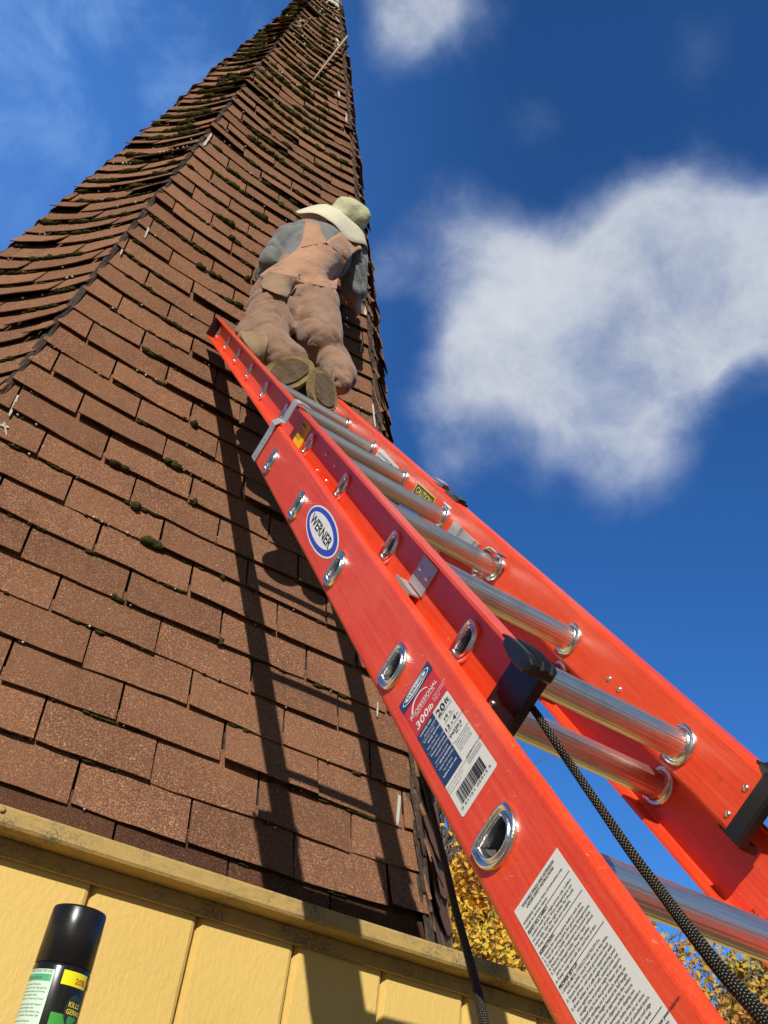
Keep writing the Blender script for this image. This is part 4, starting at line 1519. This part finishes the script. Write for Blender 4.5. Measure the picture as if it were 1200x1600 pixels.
def build_worker():
    P = empty('person', 'person in tan overalls, grey shirt and pale sun hat leaning on the steep roof', 'person')
    J = lambda x, y, n: onface(x, y, n)
    ankL, ankR = J(443, 575, .50), J(514, 585, .545)
    kneeL, kneeR = J(411, 528, .36), J(500, 528, .43)
    hipL, hipR = J(432, 466, .34), J(490, 474, .36)
    pel = J(462, 454, .35)
    waist = J(474, 425, .355); chest = J(497, 392, .365); neck = J(525, 362, .34)
    head = J(541, 346, .32)
    shL, shR = J(455, 376, .33), J(551, 402, .36)
    elL, elR = J(420, 432, .18), J(553, 462, .27)
    haL, haR = J(440, 420, .05), J(556, 484, .10)
    CV = lambda v: (v - CAM).dot(cf)
    SKIN = mat('sunburnt_skin', lambda t, b: t.l(t.ramp(t.noise(t.n('ShaderNodeTexCoord').outputs['Object'], 40), [(.3, (.36, .15, .10)), (.7, (.46, .22, .15))]), b.inputs['Base Color']), Roughness=.55)
    SHIRT = cloth('grey_cotton_shirt', (.155, .158, .158), (.20, .203, .20), 10, bs=.35)
    OV = cloth('tan_duck_canvas', (.235, .135, .088), (.31, .19, .13), 9, stain=(.16, .105, .06))
    BIB = cloth('rust_canvas_back', (.40, .215, .130), (.46, .255, .160), 11, stain=(.33, .19, .115))
    OVP = cloth('faded_canvas_pocket', (.26, .165, .10), (.32, .21, .13), 12, stain=(.17, .12, .07))
    PATCH = cloth('muddy_canvas', (.27, .19, .105), (.33, .235, .135), 12, stain=(.15, .11, .065))
    SOLE = cloth('olive_felt_sole', (.13, .088, .028), (.25, .175, .065), 16, stain=(.05, .025, .012), bs=.8)
    TREAD = cloth('dark_brown_tread', (.075, .045, .022), (.13, .085, .038), 22, stain=(.035, .018, .01), bs=.9)  # darker brown over most of the sole
    BOOTM = cloth('dark_boot', (.05, .035, .025), (.08, .06, .04), 20)
    HATM = cloth('pale_olive_hat', (.44, .45, .24), (.54, .51, .36), 16, bs=.4, stain=(.33, .33, .17))
    BRIM = cloth('cream_brim', (.62, .58, .43), (.68, .64, .48), 8, bs=.2)
    up = (neck - pel).normalized()
    lat = (shR - shL); lat = (lat - up * lat.dot(up)).normalized()
    back = lat.cross(up).normalized()
    if back.dot(CAM - chest) < 0: back = -back
    fwd = -back
    # ---- body (skin): one mesh, head to feet
    wrist = haR.lerp(elR, .25)
    body = [(pel, .10, waist, .095), (waist, .095, chest, .10), (chest, .10, neck, .06), (neck, .05, head, .055),
            (shL, .05, elL, .042), (shR, .05, elR, .042), (elL, .042, haL, .026), (elR, .042, wrist, .028),
            (hipL, .07, kneeL, .045), (kneeL, .042, kneeL.lerp(ankL, .55), .034), (hipR, .07, J(500, 524, .41), .045), (J(500, 524, .41), .042, J(509, 538, .37), .036), (J(509, 538, .37), .036, J(528, 580, .46), .030),
            (head, [lat * .074, (up + fwd * .15).normalized() * .108, fwd * .092], None),
            (head + fwd * .095 - up * .015, .012, head + fwd * .088 + up * .025, .008),
            (head + fwd * .07 - up * .075, .026, head + fwd * .05 - up * .06, .03),
            (head - lat * .076 - up * .01, .014, head - lat * .076 + up * .015, .015), (head + lat * .076 - up * .01, .014, head + lat * .076 + up * .015, .015)]
    # hands spread on the roof
    for wr_, ha, sg in ((elL.lerp(haL, .8), haL, -1), (wrist, haR, 1)):
        g = (ha - wr_).normalized()
        gp = (V0 * .8 - N0 * .2).normalized()           # fingers point up the roof
        pal = ha + gp * .035
        sd = gp.cross(N0).normalized()
        body.append((wr_, .027, ha, .028))
        body.append((pal, [sd * .040, gp * .048, N0 * .016], None))
        for q in range(4):
            o_ = (q - 1.5) * .020
            ln = (.066, .076, .072, .056)[q]
            b0 = pal + gp * .035 + sd * o_; b1 = b0 + gp * ln * .5 + sd * o_ * .15 + N0 * .006; b2 = b1 + gp * ln * .5 + sd * o_ * .1 - N0 * .012
            body += [(b0, .0092, b1, .0085), (b1, .0085, b2, .0072)]
        t0 = pal - sd * sg * .030 - gp * .015; t1 = t0 - sd * sg * .030 + gp * .026; t2 = t1 - sd * sg * .008 + gp * .028
        body += [(t0, .012, t1, .010), (t1, .010, t2, .008)]
    lump('body', body, .008, SKIN, P, 3)
    # ---- shirt
    def wshirt(co):
        q = (co - chest)
        a = q.dot(up); l = q.dot(lat)
        return noise.noise(co * 7) * .008 - max(0., 1 - abs(noise.noise(V3((a * 22 + l * 10, l * 6, q.dot(back) * 5)))) * 2.4) ** 3 * .011
        s = (1 - 2 * abs(noise.noise(V3((a * 12 + l * 9, l * 5, q.dot(back) * 4))))) * .014
        s += noise.noise(V3((co.x * 9, co.y * 9, co.z * 9))) * .010
        s += max(0, math.sin(a * 95 + l * 40 + noise.noise(co * 7) * 3)) ** 3 * .006
        return s
    slL = shL.lerp(elL, .93); slR = shR.lerp(elR, .86)
    shirt = [(pel + up * .08, .105, waist, .112), (waist, .112, chest, .122), (chest + lat * .045, .108, chest - lat * .045, .108), (chest, .120, J(513, 382, .34), .085),
             (shL + fwd * .01, .070, shR + fwd * .01, .070), (J(516, 378, .33), .07, J(524, 370, .32), .056),
             (shL, .072, slL, .066), (shR, .072, slR, .060), (J(450, 376, .33), .064, J(425, 410, .26), .060)]
    sh = lump('shirt', shirt, .007, SHIRT, P, 4, wshirt)
    lump('hair', [(head, [lat * .084, (up + fwd * .15).normalized() * .112, fwd * .09], None)], .008, flat('dark_brown_hair', (.03, .02, .014), .8), P, 2, lambda co: noise.noise(co * 60) * .004 - (.05 if (co - head).dot(fwd) > .02 else 0))
    # ---- overalls: legs and seat
    def crease(v, k=1.6, p=4):
        return max(0., 1 - abs(noise.noise(v)) * k) ** p
    def wpant(co):
        q = co - pel
        w = noise.noise_vector(co * 4) * .35
        l, a, d_ = q.dot(lat), q.dot(up), q.dot(back)
        s = noise.noise(co * 5) * .008
        # long creases that fan from the crotch towards the outer knees
        ang = a + abs(l) * .9
        s -= crease(V3((ang * 15 + w.x * 3, l * 4, d_ * 4)), 1.7, 3) * .014
        s -= crease(V3((a * 24 + w.y * 4, l * 9 + 7, d_ * 5)), 2.4, 4) * .004
        for kn in (kneeL, kneeR, ankL, ankR):
            r = (co - kn).length
            if r < .15: s -= crease(V3((a * 26 + w.x * 6, l * 5, 3)), 1.9, 3) * .010 * (1 - r / .15)
        s -= .030 * math.exp(-((l - .004) / .018) ** 2) * math.exp(-((a + .13) / .10) ** 2)
        return s
    cufL = ankL - (ankL - kneeL).normalized() * .03
    cufR = J(524, 572, .53)
    calfR0, calfR1 = J(509, 538, .37), J(532, 590, .49)
    pants = [(waist - up * .02, .108, pel, .118), (J(440, 462, .355), .105, J(486, 470, .365), .103), (hipL, .104, kneeL, .092), (kneeL, .090, kneeL.lerp(cufL, .6), .078), (kneeL.lerp(cufL, .5), .078, J(452, 566, .47), .070),
             (J(392, 520, .345), .060, J(404, 556, .41), .058), (hipR, .104, kneeR, .088), (kneeR, .088, J(503, 533, .445), .078),
             (calfR0, .062, calfR1, .066), (J(536, 586, .49), .050, J(531, 600, .51), .046)]
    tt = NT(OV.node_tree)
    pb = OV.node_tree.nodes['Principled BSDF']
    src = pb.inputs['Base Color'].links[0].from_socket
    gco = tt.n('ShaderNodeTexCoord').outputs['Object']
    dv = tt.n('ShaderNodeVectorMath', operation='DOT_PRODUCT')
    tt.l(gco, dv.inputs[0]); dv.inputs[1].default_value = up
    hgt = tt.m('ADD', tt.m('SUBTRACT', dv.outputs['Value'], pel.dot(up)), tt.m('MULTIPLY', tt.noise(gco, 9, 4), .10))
    tt.l(tt.mix(tt.mr(hgt, -.03, .09), src, (.39, .215, .132)), pb.inputs['Base Color'])  # more orange upwards: the lit, less dirty back put into the colour
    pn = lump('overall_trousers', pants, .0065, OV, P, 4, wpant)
    def bvh(o):
        return BVHTree.FromPolygons([v.co.copy() for v in o.data.vertices], [tuple(p.vertices) for p in o.data.polygons])
    both = BVHTree.FromPolygons([v.co.copy() for v in sh.data.vertices] + [v.co.copy() for v in pn.data.vertices],
                                [tuple(p.vertices) for p in sh.data.polygons] + [tuple(i + len(sh.data.vertices) for i in p.vertices) for p in pn.data.polygons])
    def raycast_px(x, y, lift):
        d = (at(x, y, 1) - CAM).normalized()
        h, n, _, _ = both.ray_cast(CAM, d)
        if h is None: return onface(x, y, .40)
        return h - d * lift
    def panel(name, edgeL, edgeR, m, lift, n=22, mth=14, th=.004, wr=.003, taper=False):
        """cloth panel laid on the figure between two edge lines"""
        def samp(e, f):
            k = f * (len(e) - 1); i = min(int(k), len(e) - 2); q = k - i
            return (e[i][0] + (e[i + 1][0] - e[i][0]) * q, e[i][1] + (e[i + 1][1] - e[i][1]) * q)
        grid = []
        for i in range(n + 1):
            a, b = samp(edgeL, i / n), samp(edgeR, i / n)
            row = []
            for j in range(mth + 1):
                g = j / mth
                x, y = a[0] + (b[0] - a[0]) * g, a[1] + (b[1] - a[1]) * g
                row.append(raycast_px(x, y, lift * (1 if not taper else 1 - .9 * max(0, i / n - .45) / .55)))
            grid.append(row)
        # smooth the depth so the panel hangs like heavy cloth, never sinking under the figure
        dep = [[(p - CAM).length for p in r] for r in grid]
        dr_ = [[(p - CAM).normalized() for p in r] for r in grid]
        base = [r[:] for r in dep]
        for _ in range(6):
            nd = [r[:] for r in dep]
            for i in range(n + 1):
                for j in range(mth + 1):
                    q = [dep[i + di][j + dj] for di, dj in ((0, 1), (1, 0), (0, -1), (-1, 0)) if 0 <= i + di <= n and 0 <= j + dj <= mth]
                    nd[i][j] = min(base[i][j] + .004, sum(q) / len(q) * .6 + dep[i][j] * .4)
            dep = nd
        grid = [[CAM + dr_[i][j] * dep[i][j] for j in range(mth + 1)] for i in range(n + 1)]
        vs = []
        for i in range(n + 1):
            for j in range(mth + 1):
                q = grid[i][j]; d = (CAM - q).normalized()
                vs.append(q + d * (wr * noise.noise(q * 14) + wr * .6 * noise.noise(q * 40)))
        m0 = len(vs)
        vs += [v - (CAM - v).normalized() * th for v in vs]
        w = mth + 1
        fs = []
        for i in range(n):
            for j in range(mth):
                q = i * w + j
                fs += [(q, q + 1, q + w + 1, q + w), (m0 + q, m0 + q + w, m0 + q + w + 1, m0 + q + 1)]
        for i in range(n):
            for q in (i * w, i * w + mth): fs.append((q, q + w, m0 + q + w, m0 + q))
        for j in range(mth):
            for q in (j, n * w + j): fs.append((q, q + 1, m0 + q + 1, m0 + q))
        return pydata(name, vs, fs, m, P, smooth=True)
    panel('overall_back', [(480, 372), (472, 380), (463, 390), (450, 400), (434, 410), (418, 420), (404, 431)], [(546, 388), (548, 400), (541, 412), (534, 424), (529, 434), (527, 444), (526, 452)], BIB, .028, 34, 26, th=.008, taper=True)
    panel('strap', [(478, 342), (475, 356), (472, 372), (466, 388)], [(500, 350), (502, 360), (506, 370), (512, 380)], BIB, .030, 14, 8, th=.008)
    panel('strap', [(545, 356), (532, 363), (518, 371), (508, 379)], [(567, 390), (558, 392), (550, 398), (544, 408)], BIB, .031, 14, 10, th=.008)
    panel('rear_pocket', [(422, 424), (412, 433), (408, 442), (410, 450)], [(464, 432), (461, 442), (454, 455), (448, 466)], OVP, .026, 14, 14, th=.006)
    panel('knee_patch', [(372, 517), (382, 535), (396, 553), (408, 567)], [(414, 520), (420, 532), (416, 548), (412, 567)], PATCH, .010, 12, 10)
    # dark fold openings
    for x, y in ((468, 430), (409, 435)):
        q = raycast_px(x, y, .024)
        mb = MB(); d = (CAM - q).normalized()
        mb.tube([q, q + d * .003], [.006, .004], 10)
        mb.build('stud', CAST, P)
    # trouser cuffs: soft folded ring at each hem
    # ---- boots
    def bootm(name, heel, toe, across, w, h):
        """felt-soled boot; the sole faces the camera"""
        ax = (toe - heel); ln = ax.length; ax = ax.normalized()
        ac = (across - ax * across.dot(ax)).normalized()
        nn = ax.cross(ac).normalized()
        if nn.dot(CAM - heel) > 0: nn = -nn          # nn points into the foot, away from the sole
        c = (heel + toe) / 2
        def outline(s, k):
            out = []
            for i in range(40):
                t = 2 * PI * i / 40
                x = math.copysign(abs(math.cos(t)) ** .72, math.cos(t)); y = math.copysign(abs(math.sin(t)) ** .85, math.sin(t))
                wf = w * (1.0 + .16 * x - .10 * math.cos(2 * t))
                out.append(c + ax * (x * ln / 2 * s) + ac * (y * wf * s) + nn * k)
            return out
        n = 40
        rows = [outline(.80, .002), outline(.97, 0), outline(1.0, .004), outline(1.0, .018), outline(.97, .021)]
        vs = [p for r in rows for p in r]
        fs = [(i * n + k, i * n + (k + 1) % n, (i + 1) * n + (k + 1) % n, (i + 1) * n + k) for i in range(len(rows) - 1) for k in range(n)]
        fs += [tuple(range(n)), tuple((len(rows) - 1) * n + k for k in range(n))]
        ub = [(heel + nn * .12 + ax * .01, w * .9, heel + nn * .24 + ax * .0, w * 1.0), (heel + nn * .068 + ax * .035, w * .80, toe + nn * .060 - ax * .05, w * .70), (heel + nn * .072 + ax * .035, w * .82, heel + nn * .18 + ax * .03, w * .95)]
        o = lump(name, ub, .007, BOOTM, P, 5)
        pydata('sole', vs, fs, SOLE, o, smooth=False)
        tv = []
        for k, hgt_ in ((1, -.0025), (.97, -.0045)):
            for i in range(40):
                t = 2 * PI * i / 40
                jig = 1 + .10 * noise.noise(V3((math.cos(t) * 2, math.sin(t) * 2, ln * 30)))
                x = math.copysign(abs(math.cos(t)) ** .72, math.cos(t)); y = math.copysign(abs(math.sin(t)) ** .85, math.sin(t))
                tv.append(c + ax * ((x * .80 * jig * k + .10) * ln / 2) + ac * (y * w * .78 * jig * k) + nn * hgt_)
        tf = [(i, (i + 1) % 40, 40 + (i + 1) % 40, 40 + i) for i in range(40)] + [tuple(range(40, 80))]
        pydata('tread', tv, tf, TREAD, o)
    heelL = J(487, 566, .53); toeL = J(424, 597, .47)
    bootm('boot', J(487, 563, .60), J(421, 597, .55), J(466, 606, .57) - J(448, 558, .57), .054, .1)
    bootm('boot', J(503, 574, .61), J(509, 640, .575), J(528, 608, .59) - J(482, 608, .59), .050, .1)
    # ---- hat
    bl, brr = J(474, 326, .35), J(573, 385, .40)
    c = (bl + brr) / 2
    la = (brr - bl).normalized()
    rad = (brr - bl).length / 2
    tocam = (CAM - c).normalized()
    im_up = (at(600 + 51, 800 - 86, 1) - at(600, 800, 1)).normalized()
    axis = (im_up - la * im_up.dot(la)).normalized()
    tc = (tocam - la * tocam.dot(la) - axis * tocam.dot(axis)).normalized()
    axis = (axis * 1.0 + tc * .10).normalized()
    fb = la.cross(axis).normalized()
    if fb.dot(tocam) < 0: fb = -fb
    hc = c + axis * .050 + tocam * .035
    n = 64
    prof = [(1.10, -.075, 0), (1.0, -.056, 0), (.84, -.026, 0), (.70, -.004, 0), (.54, .012, 0)]
    rows = []
    for sc, h, _ in prof:
        r = []
        for i in range(n):
            t = 2 * PI * i / n
            wv = noise.noise(V3((math.cos(t) * 1.3, math.sin(t) * 1.3, 2))) * .030 * (sc - .55) / .45
            k = 1 + .05 * noise.noise(V3((math.cos(t), math.sin(t), 7)))
            r.append(hc + (la * math.cos(t) + fb * math.sin(t)) * rad * sc * k + axis * (h + wv))
        rows.append(r)
    vs = [p for r in rows for p in r]
    m0 = len(vs)
    vs += [v - axis * .004 for v in vs]
    fs = []
    for i in range(len(rows) - 1):
        for k in range(n):
            q = (i * n + k, i * n + (k + 1) % n, (i + 1) * n + (k + 1) % n, (i + 1) * n + k)
            fs += [q, tuple(m0 + z for z in q)[::-1]]
    for k in range(n): fs.append((k, (k + 1) % n, m0 + (k + 1) % n, m0 + k))
    ht = pydata('hat', vs, fs, BRIM, P, smooth=True)
    rows = []
    cprof = [(.62, .000), (.58, .018), (.56, .040), (.54, .060), (.48, .078), (.36, .092), (.20, .099), (.02, .101)]
    for sc, h in cprof:
        r = []
        for i in range(n):
            t = 2 * PI * i / n
            dirv = V3((math.cos(t), math.sin(t), h * 12))
            cr_ = noise.noise(dirv * 1.6 + V3((5, 0, 0))) * .013 + max(0, math.sin(t * 3 + h * 50 + 1)) ** 3 * -.012 * min(1, h / .04)
            r.append(hc + la * .036 * min(1, h / .03 + .3) + (la * math.cos(t) * .97 + fb * math.sin(t)) * (rad * sc + cr_) + axis * h * 1.0)
        rows.append(r)
    vs = [p for r in rows for p in r]
    fs = [(i * n + k, i * n + (k + 1) % n, (i + 1) * n + (k + 1) % n, (i + 1) * n + k) for i in range(len(rows) - 1) for k in range(n)]
    fs.append(tuple((len(rows) - 1) * n + k for k in range(n)))
    pydata('crown', vs, fs, HATM, ht, smooth=True)


build_worker()


# ---------------------------------------------------------------- trees
def leafm(name, stops):
    def f(t, b):
        g = t.n('ShaderNodeTexCoord').outputs['Object']
        a = t.n('ShaderNodeAttribute'); a.attribute_name = 'tone'; a.attribute_type = 'GEOMETRY'
        c = t.ramp(a.outputs['Fac'], stops)
        t.l(c, b.inputs['Base Color'])
        b.inputs['Roughness'].default_value = .6
        tr = t.n('ShaderNodeBsdfTranslucent'); t.l(c, tr.inputs[0])
        mx = t.n('ShaderNodeMixShader'); mx.inputs[0].default_value = .35
        out = [n for n in t.t.nodes if n.type == 'OUTPUT_MATERIAL'][0]
        t.l(b.outputs[0], mx.inputs[1]); t.l(tr.outputs[0], mx.inputs[2]); t.l(mx.outputs[0], out.inputs[0])
    return mat(name, f)


BARK = mat('grey_bark', lambda t, b: (t.l(t.ramp(t.noise(t.n('ShaderNodeTexCoord').outputs['Object'], 14, 5), [(.3, (.07, .05, .04)), (.7, (.20, .165, .13))]), b.inputs['Base Color']), bump(t, b, t.noise(t.n('ShaderNodeTexCoord').outputs['Object'], 30, 4), .8, .02)), Roughness=.9)


def tree(base, height, crown_r, crown_h, leaves, leafsize, lm, label, seed, spread=1., branches=60, twig=.006, gappy=.5, tonebias=0.):
    rng = random.Random(seed)
    T = empty('tree', label, 'tree')
    base = V3(base)
    mb = MB()
    top = base + V3((rng.uniform(-.3, .3), rng.uniform(-.3, .3), height * .93))
    trunk = [base.lerp(top, f) + V3((math.sin(f * 7 + seed) * .12, math.cos(f * 5 + seed) * .12, 0)) * f for f in [i / 10 for i in range(11)]]
    mb.tube(trunk, [.02 + height * .018 * (1 - i / 10.5) ** 1.2 for i in range(11)], 10)
    mb.build('trunk', BARK, T, smooth=True)
    lb = MB(); tips = []
    for i in range(branches):
        f = rng.uniform(.25, .97)
        p = trunk[int(f * 10)].lerp(trunk[min(10, int(f * 10) + 1)], f * 10 % 1)
        a = i * 2.4 + rng.random()
        prof = math.sin(PI * min(1., max(.08, (f - .12) / .92))) ** .7
        ln = crown_r * prof * rng.uniform(.6, 1.1)
        dr = V3((math.cos(a), math.sin(a), rng.uniform(.3, .9))).normalized()
        pts = [p]
        for q in range(6):
            dr = (dr + V3((rng.uniform(-.2, .2), rng.uniform(-.2, .2), rng.uniform(-.02, .22)))).normalized()
            pts.append(pts[-1] + dr * ln / 6)
        lb.tube(pts, [twig * 5 * (1 - q / 6.6) * (1.2 - f * .6) + twig * .6 for q in range(7)], 5, caps=False)
        tips += pts[2:]
        for q in range(2, 7):
            for _ in range(3):
                d2 = (dr + V3((rng.uniform(-1, 1), rng.uniform(-1, 1), rng.uniform(-.3, 1)))).normalized()
                l2 = ln * rng.uniform(.15, .4)
                pp = [pts[q]]
                for w in range(3):
                    d2 = (d2 + V3((rng.uniform(-.3, .3), rng.uniform(-.3, .3), rng.uniform(-.1, .3)))).normalized()
                    pp.append(pp[-1] + d2 * l2 / 3)
                lb.tube(pp, [twig * 1.4, twig * 1., twig * .7, twig * .35], 4, caps=False)
                tips += pp[1:]
    lb.build('limbs', BARK, T, fix=False)
    if leaves:
        vs = []; fs = []; tone = []
        for i in range(leaves):
            c = rng.choice(tips)
            sp = crown_r * .13
            c = c + V3([max(-1.6, min(1.6, rng.gauss(0, 1))) * q for q in (sp, sp, sp * .7)])
            nz = noise.noise(c * .9 + V3((seed, 0, 0)))
            if nz < -.18 * gappy: continue
            n = (V3((rng.uniform(-1, 1), rng.uniform(-1, 1), rng.uniform(-.3, 1))) + SUN * .55).normalized()
            x = n.orthogonal().normalized(); x = Matrix.Rotation(rng.random() * 6.28, 3, n) @ x
            y = n.cross(x); s = leafsize * rng.uniform(.6, 1.2)
            k = len(vs)
            vs += [c - x * s * .5, c - y * s * .32 + n * s * .12, c + x * s * .55, c + y * s * .32 + n * s * .12]
            fs += [(k, k + 1, k + 2), (k, k + 2, k + 3)]
            tv = min(1, max(0, .5 + noise.noise(c * .55 + V3((0, seed, 0))) * .75 + rng.uniform(-.22, .22) + tonebias - (c.z - base.z - height * .7) * -.04))
            tone += [tv, tv]
        me = bpy.data.meshes.new('crown')
        me.from_pydata([tuple(v) for v in vs], [], fs)
        at_ = me.attributes.new('tone', 'FLOAT', 'FACE'); at_.data.foreach_set('value', tone)
        link('crown', me, lm, T)
    return T


GOLD = leafm('golden_leaves', [(0, (.30, .34, .04)), (.3, (.62, .54, .05)), (.5, (.86, .60, .06)), (.75, (.86, .46, .05)), (1, (.60, .28, .05))])
RUST = leafm('rusty_leaves', [(0, (.26, .28, .05)), (.3, (.50, .42, .05)), (.55, (.70, .46, .06)), (.8, (.62, .32, .06)), (1, (.42, .17, .08))])


def dirpt(x, y, dist):
    d = at(x, y, 1) - CAM
    h = math.hypot(d.x, d.y)
    return V3((CAM.x + d.x / h * dist, CAM.y + d.y / h * dist, 0)), CAM.z + d.z / h * dist


b, z = dirpt(765, 1352, 15.5)
tree(b, z, 2.5, 4, 30000, .115, GOLD, 'golden maple just right of the spire foot, seen past the lower ladder rail', 3, branches=80, gappy=.3)
b, z = dirpt(1000, 1432, 15.5)
tree(b + V3((.0, 0, 0)), z, 2.1, 3.5, 22000, .115, RUST, 'golden brown tree seen between the ladder rails, just under the lowest rung', 8, branches=80, gappy=.5)
b, z = dirpt(1230, 1500, 17)
tree(b, z, 1.8, 3.5, 16000, .12, RUST, 'olive and gold tree crossed by the rope at the lower right', 21, branches=70, gappy=.5, tonebias=-.1)
b, z = dirpt(705, 1190, 24)
tree(b, z, 4.2, 5, 900, .08, RUST, 'tall nearly bare grey tree rising behind the golden maple', 14, branches=90, twig=.016)
b, z = dirpt(1150, 1480, 26)
tree(b, z, 2.2, 5, 500, .08, RUST, 'reddish bare tree standing behind the gap between the two golden crowns', 33, branches=60, twig=.014)
